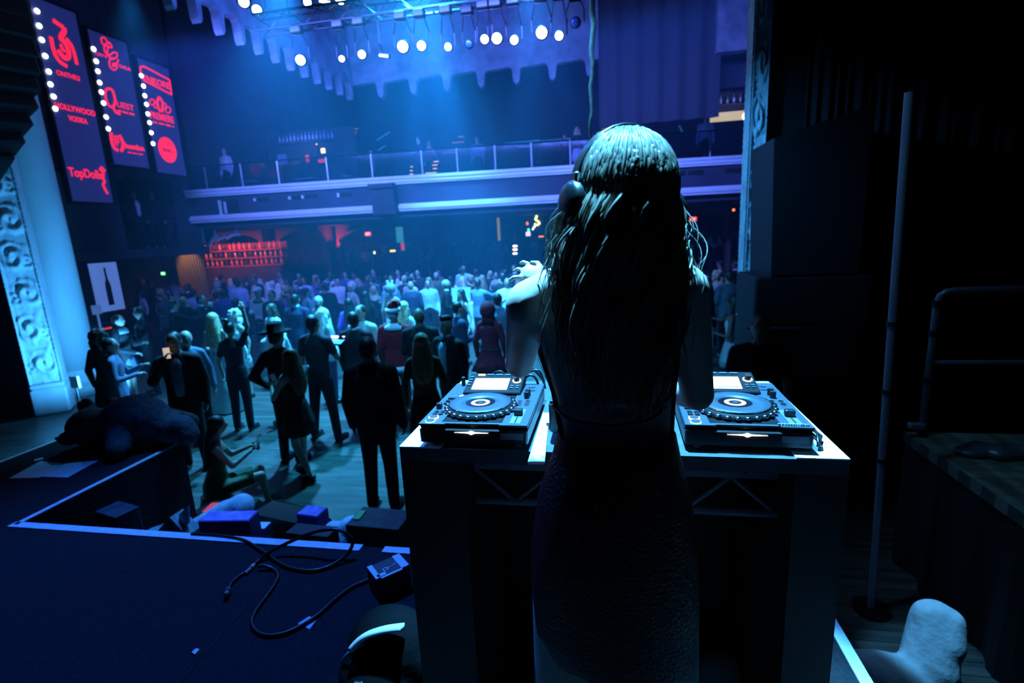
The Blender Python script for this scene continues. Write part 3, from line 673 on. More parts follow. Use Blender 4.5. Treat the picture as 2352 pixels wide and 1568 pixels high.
plush('plush_bear', 'white plush bear lying on the floor at the lower right', 'stuffed toy', (pr.x, pr.y-.02, 0), 0, [((-.28, -.12, .12), (.3, .17, .12)), ((0, -.05, .16), .15, (.05, .05, .38), .12), ((.05, .05, .42), (.12, .10, .10)), ((.08, -.02, .3), .11, (.12, .02, .42), .08), ((-.5, -.2, .15), (.16, .16, .15)), ((-.2, -.3, .07), .08, (.0, -.4, .06), .06)], fur_white, .02)
# sheets, small carton and tape roll edge on the extension
for k, (q, lb) in enumerate((([(21, 1098), (93, 1058), (147, 1064), (92, 1096)], 'white sheet of paper on the left stage deck, left one of the pair'), ([(94, 1094), (150, 1064), (226, 1057), (155, 1096)], 'brighter white sheet of paper on the left stage deck, right one of the pair'))):
    quad_thing('paper_sheet', lb, 'paper', q, SZ+.0005, .0012+.002*k, paper)['group'] = 'sheets on the left stage deck'
quad_thing('white_tag', 'thin white tag by the plush bear muzzle', 'tag', [(78, 1055), (98, 1050), (100, 1053), (80, 1058)], SZ, .004, paper)
q = at_z(338, 1008, SZ); e = thing('gift_carton', 'small pale carton behind the grey plush bear on the deck', 'box', (q.x+.05, 3.52, SZ), R(8))
b = MB(); b.box((0, 0, .05), (.3, .12, .1), bev=.003); b.build('carton', mat('pale_card', (.35, .38, .42), .6, var=.4, scale=14), e)
b = MB(); b.box((0, 0, .101), (.26, .1, .002)); b.build('lid_print', paper, e)

# ------------------------------------------------------------------ toys piled on the floor in front of the stage
def carton(name, label, px, py, ztop, sx, sy, rz, m, mtop=None, tilt=0, lettering=None):
    q = at_z(px, py, ztop); e = thing(name, label, 'box', (q.x, q.y, 0), rz)
    b = MB(); b.box((0, 0, ztop/2), (sx, sy, ztop), bev=.004); b.build('carton', m, e)
    if mtop: b = MB(); b.box((0, 0, ztop+.001), (sx*.94, sy*.88, .003)); b.build('printed_top', mtop, e)
    if lettering:
        s, face = lettering
        if s is None:
            bb = MB(); random.seed(9)
            for k in range(9): bb.box((-sx*.26+k*sx*.065, -sy/2-.001, ztop*.86+.003*random.random()), (sx*.035, .003, .022))
            bb.build('faint_print', mat('grey_print', (.4, .4, .45), .5), e); return e
        if face == 'front': text(s, (0, -sy/2-.001, ztop*.8), (1, 0, 0), (0, 0, 1), (0, -1, 0), sx*.62, ztop*.07, mat('grey_print', (.4, .4, .45), .5), e)
        else: text(s, (sx/2+.001, 0, ztop*.62), (0, 0, -1), (0, 1, 0), (1, 0, 0), ztop*.4, sy*.6, mat('pale_print', (.8, .8, .85), .5), e, bold=.02)
    return e
purple = mat('purple_card', (.16, .07, .36), .5); purpletop = mat('purple_print', (.32, .2, .62), .5, var=.4, scale=16)
carton('toy_box', 'dark toy box with pale lettering beside the left deck', 268, 1168, 1.0, .24, .16, R(-14), mat('dark_blue_card', (.03, .04, .06), .5, var=.5, scale=12), None, 0, ('STAR WARS', 'side'))
carton('toy_box', 'long purple toy box with printed lid left of the black box', 525, 1184, .86, .38, .14, R(7), purple, purpletop)
carton('toy_box', 'purple toy box nearest the white stuffed toy', 717, 1172, .60, .2, .15, R(-6), purple, purpletop)
carton('toy_box', 'flat black box with faint lettering right of the long purple box', 716, 1216, .66, .36, .14, R(-3), black, None, 0, (None, 'front'))
carton('toy_box', 'tall dark brown carton beside the DJ booth', 872, 1188, .75, .42, .26, R(-3), mat('brown_card', (.055, .035, .022), .7, var=.4, scale=9))
carton('toy_box', 'low blue box behind the flat black box', 598, 1206, .62, .13, .10, R(4), mat('blue_card', (.05, .08, .2), .5), paper)
b = MB(); b.box((0, 0, 0), (.05, .12, .012))
q = at_z(826, 1183, .757); tag(b.build('green_wrap', mat('green_wrap', (.08, .42, .1), .5)), 'folded green wrapping lying on the brown carton', 'wrapping'); bpy.data.objects['green_wrap'].location = (q.x, q.y, .757)
e = thing('gift_bag', 'grey green paper gift bag beside the white plush leg', 'bag', at_z(378, 1176, .9)); e.location.z = 0; e.scale = (1, 1, 1.8)
b = MB(); b.prism([(-.2, 0), (.2, 0), (.22, .42), (.1, .5), (-.02, .44), (-.22, .4)], (0, -.06, 0), (1, 0, 0), (0, 0, 1), (0, 1, 0), .12); b.build('paper_bag', mat('bag_paper', (.26, .36, .36), .7, var=.5, scale=9), e)
b = MB(); b.prism([(.1, .42), (.2, .46), (.23, .54), (.14, .5)], (0, -.02, 0), (1, 0, 0), (0, 0, 1), (0, 1, 0), .02); b.build('tissue', paper, e)
plush('plush_bear', 'white plush bear leg sticking up among the toy boxes', 'stuffed toy', (-3.08, 3.28, 0), 0, [((-.36, 0, .40), .15, (.08, .0, .68), .125), ((.08, 0, .68), .115, (.20, .0, .76), .10), ((-.3, .1, .2), (.24, .2, .22))], fur_white, .02, [('paw_pad', (.245, -.04, .745), (.05, .075, .085), mat('paw_grey', (.36, .42, .44), .9))])
q = at_z(785, 1190, .66)
plush('stuffed_toy', 'white bundled stuffed toy behind the black box by the booth', 'stuffed toy', (q.x, q.y, 0), 0, [((0, 0, .3), (.15, .13, .3)), ((.06, .03, .58), (.1, .09, .08)), ((-.08, .0, .55), (.08, .08, .08))], fur_white, .02)
for (px, py, rz, lb) in ((530, 1140, R(10), 'black wedge monitor with red glow on top before the stage'), (668, 1150, R(-12), 'black wedge monitor with its grille towards the stage')):
    q = at_z(px, py, .45); e = thing('wedge_monitor', lb, 'speaker', (q.x, q.y, 0), rz)
    b = MB(); b.prism([(-.22, 0), (.22, 0), (.22, .16), (.02, .40), (-.22, .40)], (-.26, 0, 0), (0, 1, 0), (0, 0, 1), (1, 0, 0), .52); b.build('cabinet', blackmetal, e)
    b = MB(); b.prism([(.215, .17), (.03, .392), (.036, .398), (.222, .176)], (-.24, 0, 0), (0, 1, 0), (0, 0, 1), (1, 0, 0), .48); b.build('grille', vent_m, e)
    if px == 530: b = MB(); b.box((-.02, -.1, .402), (.32, .16, .004)); b.build('red_light_sheet', emis('painted_red_light', (.9, .02, .06), .55), e)  # glowing sheet stands in for red light falling on the cabinet

# ------------------------------------------------------------------ stage right: riser, railing, pole, drape, speaker stack
darkcloth = mat('black_drape', (.010, .010, .012), .9, spec=.2)
riserwood = plank_mat('rough_riser_wood', (.06, .055, .045), (.20, .19, .16), .7, 6, 1.2)
e = thing('wooden_riser', 'rough wooden platform edge with black cloth skirt at right', 'platform', (2.285, 4.28, 0))
b = MB(); b.box((1.2, -2.0, 1.06), (2.4, 4.0, .08)); b.build('top_boards', riserwood, e)
b = MB(); n = 60; vs = []
for j, z in enumerate((0, 1.02)):
    for i in range(n+1): vs.append((.03+.035*math.sin(i*1.15)*(1-.6*j), -4.0+4.0*i/n, z))
fs = [[i, i+1, n+2+i, n+1+i] for i in range(n)]
b.add(vs, fs); o = b.build('skirt', darkcloth, e); md = o.modifiers.new('s', 'SOLIDIFY'); md.thickness = .01
pipe = mat('galvanised_pipe', (.22, .20, .26), .4, .5)
p0 = at_y(2115, 1000, 4.2); p1 = at_y(2150, 668, 4.2)
e = thing('guard_rail', 'bent pipe guard rail standing on the wooden riser', 'railing', (p0.x, 4.2, 1.10))
H_ = p1.z-1.10
b = MB(); b.smooth = True; b.tube([(0, 0, 0), (0, 0, H_-.09), (.015, 0, H_-.035), (.05, 0, H_-.008), (.1, 0, H_), (2.2, 0, H_)], .024, 14); b.build('rail_tube', pipe, e)
b = MB(); b.cyl((.02, 0, H_*.52), (2.2, 0, H_*.52), .018, 12); b.build('mid_rail', pipe, e)
for k, z in enumerate((.02, .42, .78, 1.0)): b = MB(); b.cyl((0, 0, z), (0, 0, z+.05), .032, 14); b.build('collar', blackmetal, e)
b = MB(); b.box((-.05, -.02, .09), (.1, .06, .04), bev=.005); b.build('bracket', pipe, e)
pt_, pb_ = at_y(2088, 212, 3.6), at_y(2018, 1240, 3.6)
e = thing('stage_pole', 'tall thin metal pole standing before the black drape at right', 'pole', (pb_.x, 3.6, 0))
tp = Vector((pt_.x-pb_.x, 0, pt_.z)); b = MB(); b.tube([(0, 0, 0), tp], .024, 12); b.build('tube', mat('grey_pole', (.30, .25, .34), .45, .4), e)
for f in (.47, .6, .33): b = MB(); b.cyl(tp*f, tp*(f+.008), .031, 12); b.build('coupler', blackmetal, e)
b = MB(); b.cyl((0, 0, 0), (0, 0, .03), .12, 20); b.build('base_plate', blackmetal, e)
e = thing('stage_drape', 'black pleated masking drape behind the pole in the right wing', 'curtain', (2.2, 6.6, 0))
b = MB(); n = 120; vs = []
for z in (0, 9.5):
    for i in range(n+1): vs.append((2.6*i/n, .07*math.sin(i*1.3)+.03*math.sin(i*.47)+.0, z))
b.add(vs, [[i, i+1, n+2+i, n+1+i] for i in range(n)]); o = b.build('cloth', darkcloth, e); o.modifiers.new('s', 'SOLIDIFY').thickness = .02
b = MB(); b.cyl((-.1, 0, 9.55), (2.7, 0, 9.55), .03, 10); b.build('track', blackmetal, e)
e = thing('speaker_stack', 'tall dark speaker cabinet in front of the right pilaster', 'speaker', (0, 0, 0))
sy = 5.6; a = at_y(1712, 322, sy); c = at_y(1705, 690, sy); d_ = at_y(1900, 300, sy)
cabm = mat('speaker_black', (.012, .012, .016), .6)
b = MB(); b.prism([(a.x+.26, a.z), (a.x+.30, 2.2), (a.x+.32, c.z+.25), (a.x+1.1, c.z+.25), (a.x+1.1, d_.z+.2)], (0, sy, 0), (1, 0, 0), (0, 0, 1), (0, 1, 0), .8); b.build('top_cabinet', cabm, e)
b = MB(); b.box((c.x+.66, sy+.4, c.z-.02), (1.08, .8, .5), bev=.02); b.build('lower_cabinet', cabm, e)
b = MB(); b.box((c.x+.62, sy+.4, (c.z-.27)/2), (1.0, .8, c.z-.27), bev=.02); b.build('base_cabinet', cabm, e)
b = MB(); b.box((c.x+.3, sy-.012, c.z-.29), (.5, .02, .018)); b.build('edge_strip', pipe, e)
# crumpled jacket on the riser
b = MB(); q = at_z(2310, 1040, 1.12)
for k in range(7): b.ell((q.x+.09*(k-3)*.8, q.y+.03*math.sin(k*2), 1.125+.01*(k % 2)), (.1, .09, .035+.012*(k % 3)), 14, 8, Matrix.Rotation(k*.9, 3, 'Z'))
o = link('crumpled_jacket', remesh(b, .012, 6)); o.data.materials.append(mat('dark_leather', (.06, .05, .07), .35, bump=.5, scale=14)); tag(o, 'crumpled dark jacket lying on the wooden riser', 'jacket')

# ------------------------------------------------------------------ the DJ
skin_dj = mat('skin_fair', (.62, .47, .40), .45, var=.06, scale=5)
DJ = Vector((0.015, .985, SZ))
dj = thing('person', 'woman DJ seen from behind with long wavy hair and dark red sequin skirt', 'person', DJ)
def L(x, y, z): return Vector((x, y, z))-DJ
b = MB()
b.loft([(z-SZ, rx, ry, cx-DJ.x, cy-DJ.y) for z, rx, ry, cx, cy in ((1.98, .150, .115, .01, 1.0), (2.10, .158, .118, .008, .99), (2.20, .146, .105, .010, .99), (2.30, .120, .085, .014, 1.0), (2.38, .108, .076, .014, 1.005), (2.46, .118, .082, .008, 1.01), (2.54, .132, .09, .0, 1.015), (2.62, .146, .085, 0, 1.015), (2.68, .112, .062, .005, 1.01), (2.715, .06, .047, .015, 1.0))], 28)
# neck, head
b.cap(L(.012, 1.005, 2.63), .05, L(.028, 1.02, 2.76), .046, 16)
hc = Vector((.03, 1.0, 2.835)); hrot = Matrix.Rotation(R(30), 3, 'Z') @ Matrix.Rotation(R(6), 3, 'Y')
b.ell(hc-DJ, (.074, .094, .105), 24, 16, hrot)
b.ell(hc+hrot @ Vector((0, .045, -.06))-DJ, (.05, .05, .045), 16, 10, hrot)      # jaw
b.ell(hc+hrot @ Vector((0, .098, -.01))-DJ, (.012, .02, .018), 10, 8, hrot)      # nose
b.ell(hc+hrot @ Vector((0, .09, -.055))-DJ, (.024, .012, .009), 12, 8, hrot)     # lips
for s in (-1, 1): b.ell(hc+hrot @ Vector((s*.075, .0, -.01))-DJ, (.012, .022, .032), 10, 8, hrot)   # ears
# left arm: upper arm forward, forearm bent up
SL, EL_, WL = Vector((-.150, 1.0, 2.640)), Vector((-.208, 1.17, 2.475)), Vector((-.150, 1.27, 2.665))
SR, ER, WR = Vector((.138, 1.0, 2.660)), Vector((.182, 1.07, 2.435)), Vector((.10, 1.34, 2.38))
for S_, E_, W_ in ((SL, EL_, WL), (SR, ER, WR)):
    b.cap(Vector((S_.x*.35, 1.0, 2.700))-DJ, .034, S_-DJ, .050, 16); b.cap(S_-DJ, .05, S_.lerp(E_, .45)-DJ, .043, 16); b.cap(S_.lerp(E_, .45)-DJ, .043, E_-DJ, .033, 16); b.cap(E_-DJ, .036, E_.lerp(W_, .3)-DJ, .036, 14); b.cap(E_.lerp(W_, .3)-DJ, .036, W_-DJ, .024, 14)
# legs
for s, xh, xk, xa in ((-1, -.075, -.118, -.115), (1, .085, .10, .11)):
    b.cap(L(xh, 1.0, 2.0), .098, L(xk, .99, 1.66), .058, 18); b.cap(L(xk, .99, 1.66), .056, L(xk*.98, .965, 1.52), .054, 16)
    b.cap(L(xk*.98, .965, 1.52), .054, L(xa, .985, 1.26), .032, 14); b.cap(L(xa, .975, 1.25), .033, L(xa*1.05, 1.10, 1.165), .026, 12); b.ell(L(xa*1.06, 1.125, 1.16), (.038, .05, .02), 14, 8)
main = remesh(b, .0075, 5)
hb_ = MB()
# hands: palm, four bent fingers, thumb
def hand(mb, W, d, nrm, thumb, sc=1.0):
    d = d.normalized(); side = d.cross(nrm).normalized(); nrm = side.cross(d)
    rot = Matrix((side, d, nrm)).transposed()
    d0 = d
    mb.ell(W+d*.045*sc, (.036*sc, .05*sc, .016*sc), 14, 10, rot)
    for i, (o, l) in enumerate(((-.034, .062), (-.0115, .072), (.0115, .068), (.033, .052))):
        a = W+d*.08*sc+side*o*.8*sc; d = (d0+side*o*7).normalized(); m1 = a+(d*.8-nrm*.35)*l*.5*sc; m2 = m1+(d*.45-nrm*.8)*l*.5*sc
        mb.cap(a, .0085*sc, m1, .0078*sc, 8); mb.cap(m1, .0078*sc, m2, .0065*sc, 8)
    d = d0; t0 = W+d*.03*sc+side*thumb*.034*sc; t1 = t0+(side*thumb*.6+d*.6-nrm*.3)*.035*sc; t2 = t1+(d*.8-nrm*.5+side*thumb*.1)*.03*sc
    mb.cap(t0, .011*sc, t1, .0095*sc, 8); mb.cap(t1, .0095*sc, t2, .0075*sc, 8)
hand(hb_, WL-DJ, Vector((-.30, .02, .12)), Vector((-.1, -.75, .65)), 1, .70)
hand(hb_, WR-DJ, WR-ER+Vector((0, .02, -.06)), Vector((0, .1, 1)), -1)
hm_ = remesh(hb_, .0032, 2)
link('body', merge([(main, 0), (hm_, 0)], 'dj_body', [skin_dj]), dj)
# skirt
seq = mat('red_sequins', (.12, .005, .008), .45, 0, var=.6, scale=140, bump=.6, spec=.3)
b = MB(); b.smooth = True; n = 44; vs = []; secs = ((2.375, .118, .09, .014, 1.0), (2.33, .128, .098, .013, 1.0), (2.24, .156, .118, .008, .995), (2.12, .172, .128, .004, .99), (2.03, .176, .13, .006, .99), (1.97, .176, .13, .008, .99), (1.93, .176, .13, .010, .99))
for j, (z, rx, ry, cx, cy2) in enumerate(secs):
    for k in range(n):
        a = 2*math.pi*k/n; x = cx+rx*math.cos(a); vs.append((x-DJ.x, cy2+ry*math.sin(a)-DJ.y, z-SZ-(.11*(x+.17)/.35 if j >= 5 else 0)*(1 if j == 6 else .5)+.01*math.sin(a*9)*(j >= 6)))
b.add(vs, [[j*n+k, j*n+(k+1) % n, (j+1)*n+(k+1) % n, (j+1)*n+k] for j in range(len(secs)-1) for k in range(n)])
o = b.build('skirt', seq, dj); o.modifiers.new('s', 'SOLIDIFY').thickness = .004
# backless top: straps and the front piece
b = MB(); b.smooth = True
b.tube(spline([L(-.085, 1.085, 2.58), L(-.098, 1.03, 2.69), L(-.088, .965, 2.675), L(-.06, .918, 2.57), L(-.03, .915, 2.5)], 6), .0042, 8)
b.tube(spline([L(.085, 1.085, 2.58), L(.098, 1.03, 2.69), L(.09, .965, 2.675), L(.075, .918, 2.57), L(.05, .915, 2.5)], 6), .0042, 8)
b.tube(spline([L(-.112, 1.0, 2.43), L(-.07, .935, 2.425), L(.0, .92, 2.42), L(.08, .935, 2.43), L(.122, 1.0, 2.45)], 6), .0036, 8)
b.tube(spline([L(.128, 1.01, 2.50), L(.11, .94, 2.47), L(.05, .92, 2.43)], 6), .0036, 8)
b.build('top_straps', mat('black_strap', (.008, .008, .01), .5), dj)
b = MB(); b.smooth = True; vs = []; n = 20
for j, (z, rx, ry, cx, cy2) in enumerate(((2.36, .114, .084, .014, 1.005), (2.46, .124, .09, .008, 1.01), (2.54, .140, .10, 0, 1.015), (2.60, .12, .096, -.002, 1.012))):
    for k in range(n+1): a = R(-10)+R(200)*k/n; vs.append((cx+rx*math.cos(a)-DJ.x, cy2+ry*math.sin(a)-DJ.y, z-SZ))
b.add(vs, [[j*(n+1)+k, j*(n+1)+k+1, (j+1)*(n+1)+k+1, (j+1)*(n+1)+k] for j in range(3) for k in range(n)])
o = b.build('top', seq, dj); o.modifiers.new('s', 'SOLIDIFY').thickness = .004
for s, xa in ((-1, -.115), (1, .11)):
    b = MB(); b.smooth = True; b.ell(L(xa*1.05, 1.09, 1.16), (.042, .095, .03), 16, 10); b.cap(L(xa, .98, 1.24), .036, L(xa, 1.0, 1.18), .034, 12); sh = remesh(b, .008, 3)
    b2 = MB(); b2.cap(L(xa, .965, 1.2), .018, L(xa, .96, 1.136), .012, 10); b2.box(L(xa*1.06, 1.11, 1.143), (.075, .15, .026), bev=.008)
    link('shoe', merge([(sh, 0), (b2.mesh('h'), 0)], 'shoe', [mat('black_shoe', (.008, .008, .01), .25)]), dj)
# hair: base volume plus long wavy locks
random.seed(11)
hair_m = mat('light_brown_hair', (.22, .17, .13), .36, var=.35, scale=40)
hr = MB(); sc_c = Vector((.03, .985, 2.846)); rx_, ry_, rz_ = .083, .100, .098
b = MB(); b.ell(sc_c-DJ, (rx_, ry_*.98, rz_), 26, 18, hrot)
b.loft([(z-SZ, rx, ry, cx-DJ.x, cy2-DJ.y) for z, rx, ry, cx, cy2 in ((2.46, .03, .012, .02, .905), (2.53, .06, .02, .022, .905), (2.60, .075, .028, .025, .915), (2.68, .088, .045, .028, .93), (2.76, .088, .07, .03, .955), (2.84, .08, .08, .03, .975))], 24)
base = remesh(b, .008, 5)
hr.smooth = True
def lock(phi, th, zend, xs, ys, r):
    # phi: azimuth (0 = back), th: start polar angle from the crown
    pts = []
    for t in range(7):
        a = th+(R(96)-th)*t/6
        d = hrot @ Vector((math.sin(phi)*math.sin(a)*rx_, -math.cos(phi)*math.sin(a)*ry_, math.cos(a)*rz_)); pts.append(sc_c+d*(1.03+.055*random.random()))
    p = pts[-1]; tgt = Vector((.022+xs, ys, zend)); wv = random.random()*6; am = .005+.010*random.random(); m = 9
    for t in range(1, m+1):
        f = t/m; q = p.lerp(tgt, f); bul = math.sin(f*math.pi)
        q.x += (xs-.2*(p.x-.022))*.25*bul+am*math.sin(wv+f*9); q.y += -.02*bul*math.cos(phi)+am*math.cos(wv+f*8); pts.append(q)
    n = len(pts); hr.tube([v-DJ for v in spline(pts, 2)], [r*(1-.75*max(0, (i/(2*n)-.55)/.45)) for i in range(2*n-1)], 4)
for k in range(760):
    phi = random.uniform(-R(128), R(128)); th = random.uniform(R(2), R(70)); side = abs(phi) > R(72)
    zend = random.uniform(2.44, 2.64) if not side else random.uniform(2.52, 2.70)
    xs = math.sin(phi)*random.uniform(.04, .085)+random.uniform(-.012, .012); ys = .905-.0*abs(xs)+random.uniform(-.014, .012)
    if side: ys = random.uniform(.91, 1.06); xs = math.sin(phi)*random.uniform(.078, .112)
    lock(phi, th, zend, xs, ys, random.uniform(.0022, .0042))
for k in range(46):    # flyaway locks on both sides
    s = random.choice((-1, -1, 1)); lock(s*random.uniform(R(70), R(125)), random.uniform(R(10), R(60)), random.uniform(2.5, 2.72), s*random.uniform(.10, .15), random.uniform(.93, 1.03), .0012)
hm2 = hr.mesh('locks')
link('hair', merge([(base, 0), (hm2, 0)], 'dj_hair', [hair_m]), dj)
# headphones
hp = thing('headphones', 'black over-ear headphones worn by the DJ', 'headphones', hc)
hpm = mat('headphone_black', (.01, .01, .012), .3)
b = MB(); b.smooth = True; pth = []
for k in range(19): a = R(-8)+R(196)*k/18; pth.append(hrot @ Vector((math.cos(a)*.103, -.004, math.sin(a)*.125-.004)))
for dy in (-.009, -.003, .003, .009): b.tube([p+hrot @ Vector((0, dy, 0)) for p in pth], .0052, 8)
b.build('headband', hpm, hp)
for s in (-1, 1):
    b = MB(); c = hrot @ Vector((s*.096, -.004, -.022)); ax = hrot @ Vector((s, 0, 0))
    b.smooth = True; b.tube([c-ax*.024, c-ax*.02, c+ax*.012, c+ax*.02, c+ax*.024], [.034, .041, .041, .035, .02], 28); cup = b.build('ear_cup', hpm, hp)
    b = MB(); b.box(c+hrot @ Vector((s*.006, -.004, .045)), (.012, .024, .02), hrot, bev=.003); b.build('hinge', chrome, cup)
    b = MB(); b.tube([c-ax*.03, c-ax*.022], [.036, .038], 24); b.build('ear_pad', blackrubber, cup)
# ------------------------------------------------------------------ people on the floor
skins = [mat('skin_light', (.46, .33, .27), .5), mat('skin_tan', (.33, .21, .15), .5), mat('skin_brown', (.16, .09, .06), .5)]
eye_m = mat('eye_dark', (.02, .015, .012), .3); lip_m = mat('lips', (.30, .11, .10), .5)
CL = {k: mat('cloth_'+k, c, r, var=.15, scale=9, spec=.25) for k, (c, r) in dict(
    black=((.010, .010, .013), .8), charcoal=((.03, .03, .038), .8), navy=((.02, .025, .06), .75), grey=((.14, .15, .17), .8), bluegrey=((.12, .16, .24), .8), white=((.68, .70, .74), .7),
    paleblue=((.35, .45, .62), .7), cream=((.5, .47, .42), .75), silver=((.5, .53, .56), .3), maroon=((.20, .012, .03), .8), red=((.30, .012, .02), .75), purple=((.22, .07, .42), .7), blue=((.06, .10, .32), .75),
    olive=((.10, .12, .07), .85), green=((.04, .25, .09), .7), brown=((.09, .06, .04), .8), teal=((.08, .22, .24), .7), denim=((.12, .17, .25), .8), print=((.3, .33, .36), .7)).items()}
HC = {k: mat('hair_'+k, c, .5, var=.45, scale=22, bump=.5) for k, c in dict(black=(.010, .009, .009), brown=(.05, .032, .02), auburn=(.16, .06, .025), blonde=(.48, .36, .2), platinum=(.7, .66, .58), grey=(.3, .3, .3)).items()}
shoe_m = mat('shoe_black', (.010, .010, .010), .35)
ARMS = {  # elbow, wrist for the right side (x > 0), person faces +y
 'down': ((.245, -.03, 1.13), (.25, .05, .87)), 'hold': ((.245, .02, 1.13), (.13, .27, 1.17)), 'up': ((.27, .03, 1.66), (.23, .06, 1.93)), 'phone': ((.23, .12, 1.15), (.07, .33, 1.26)),
 'mouth': ((.25, .14, 1.2), (.07, .19, 1.46)), 'hip': ((.35, -.1, 1.14), (.19, .0, .99)), 'chat': ((.25, .0, 1.14), (.2, .28, 1.05)), 'reach': ((.28, .2, 1.3), (.25, .48, 1.36))}
LEGS = {'stand': ((.1, .0, .49), (.11, -.03, .08)), 'walkf': ((.1, .09, .5), (.1, .12, .09)), 'walkb': ((.1, .0, .49), (.11, -.22, .10)), 'wide': ((.15, .0, .49), (.2, -.02, .08))}
_pc = {}
def body_mesh(sex, aR, aL, lR, lL, vox):
    key = ('b', sex, aR, aL, lR, lL, vox)
    if key in _pc: return _pc[key]
    f = sex == 'f'; sw = .155 if f else .19; b = MB()
    hipw, wst, ch = (.158, .115, .135) if f else (.155, .14, .165)
    b.loft([(.86, hipw*.8, .09), (.94, hipw, .11), (1.08, wst, .085), (1.2, ch*.95, .10, 0, .005), (1.32, ch, .105, 0, .005), (1.42, ch*.8, .08), (1.48, .06, .055), (1.5, .05, .05)], 20)
    b.cap((0, -.005, 1.44), .05 if f else .06, (0, .01, 1.57), .045 if f else .055, 12)
    b.ell((0, .012, 1.64), (.074, .092, .112), 18, 12); b.ell((0, .055, 1.575), (.045, .045, .04), 12, 8)
    b.ell((0, .108, 1.628), (.012, .018, .018), 8, 6)
    for s in (-1, 1): b.ell((s*.076, .0, 1.63), (.012, .02, .03), 8, 6)
    k = .82 if f else 1.0; parts = []
    for s, a, l in ((1, aR, lR), (-1, aL, lL)):
        E, W = [Vector((p[0]*s, p[1], p[2])) for p in ARMS[a]]; S = Vector((s*sw, 0, 1.405))
        b.cap((s*.05, 0, 1.465), .045, S, .052*k, 10); b.cap(S, .055*k, E, .042*k, 10); b.cap(E, .042*k, W, .028*k, 10); parts.append((W, W-E, s))
        K, A = [Vector((p[0]*s, p[1], p[2])) for p in LEGS[l]]; Hh = Vector((s*.085, 0, .9))
        b.cap(Hh, .085, K, .056, 12); b.cap(K, .055, A, .035, 10); b.cap(A+Vector((0, 0, -.03)), .035, A+Vector((s*.02, .15, -.045)), .028, 10)
    main = remesh(b, vox, 4)
    hb = MB()
    for W, d, s in parts:
        d = d.normalized(); n = Vector((-s*.8, .2, -.2)) if abs(d.z) > .6 else Vector((0, 0, -1)); side = d.cross(n)
        if side.length < .1: n = Vector((0, -1, 0)); side = d.cross(n)
        side.normalize(); n = side.cross(d); rot = Matrix((side, d, n)).transposed()
        hb.ell(W+d*.04, (.036, .05, .016), 10, 6, rot)
        for o, L_ in ((-.026, .06), (-.009, .07), (.009, .067), (.026, .05)):
            a0 = W+d*.078+side*o; a1 = a0+(d*.8+n*.35)*L_*.5; hb.tube([a0, a1, a1+(d*.4+n*.8)*L_*.5], [.009, .0085, .006], 6)
        t0 = W+d*.025+side*.03; hb.tube([t0, t0+(side*.6+d*.6)*.035, t0+(side*.7+d*1.3+n*.3)*.04], [.011, .0095, .007], 6)
    ey = MB(); lp = MB(); lp.ell((0, .099, 1.585), (.022, .01, .008), 10, 6)
    for s in (-1, 1): ey.ell((s*.03, .088, 1.648), (.013, .012, .007), 8, 6); ey.box((s*.031, .096, 1.668), (.03, .008, .005))
    _pc[key] = merge([(main, 0), (hb.mesh('h'), 0), (ey.mesh('e'), 1), (lp.mesh('l'), 2)], 'body', [skins[0], eye_m, lip_m]); return _pc[key]
def limb_cloth(b, sex, aR, aL, full, g=.014):
    sw = .155 if sex == 'f' else .19; k = .82 if sex == 'f' else 1.0
    for s, a in ((1, aR), (-1, aL)):
        E, W = [Vector((p[0]*s, p[1], p[2])) for p in ARMS[a]]; S = Vector((s*sw, 0, 1.405)); b.cap((s*.06, 0, 1.455), .052+g*.5, S, .056*k+g, 12)
        if full == 1: b.cap(S, .06*k+g, E, .047*k+g, 10); b.cap(E, .047*k+g, W, .034*k+g, 10)
        else: b.cap(S, .058*k+g, S.lerp(E, .6), .05*k+g, 10)
def top_mesh(kind, sex, aR, aL, vox):
    key = ('t', kind, sex, aR, aL, vox)
    if key in _pc: return _pc[key]
    b = MB(); f = sex == 'f'; hipw, wst, ch = (.165, .125, .145) if f else (.165, .155, .178)
    if kind == 'jacket':
        b.loft([(.80, hipw+.025, .135), (.95, hipw+.018, .13), (1.10, wst+.02, .11), (1.25, ch+.008, .122), (1.36, ch+.012, .122), (1.44, ch*.8, .09), (1.50, .07, .065)], 22); limb_cloth(b, sex, aR, aL, 1, .014)
    elif kind == 'tee':
        b.loft([(.88, hipw+.008, .122), (1.10, wst+.012, .10), (1.25, ch, .115), (1.36, ch+.004, .117), (1.44, ch*.78, .085), (1.49, .066, .062)], 22); limb_cloth(b, sex, aR, aL, 0, .010)
    elif kind == 'shirt':
        b.loft([(.88, hipw+.008, .122), (1.10, wst+.014, .105), (1.25, ch+.002, .116), (1.36, ch+.006, .118), (1.44, ch*.78, .085), (1.50, .064, .060)], 22); limb_cloth(b, sex, aR, aL, 1, .008)
    elif kind == 'vest':
        b.loft([(.90, hipw+.008, .122), (1.10, wst+.012, .10), (1.25, ch, .115), (1.38, ch*.95, .112), (1.45, ch*.62, .085)], 22)
    elif kind == 'strap':
        b.loft([(.90, hipw+.004, .118), (1.08, wst+.006, .092), (1.22, ch, .110), (1.30, ch+.003, .113, 0, .01), (1.35, ch*.9, .10, 0, .01)], 22)
        for s in (-1, 1): b.tube([(s*.07, .09, 1.33), (s*.085, .03, 1.47), (s*.08, -.07, 1.40), (s*.07, -.09, 1.32)], .012, 6)
    _pc[key] = remesh(b, vox*.85, 3); _pc[key].name = kind; return _pc[key]
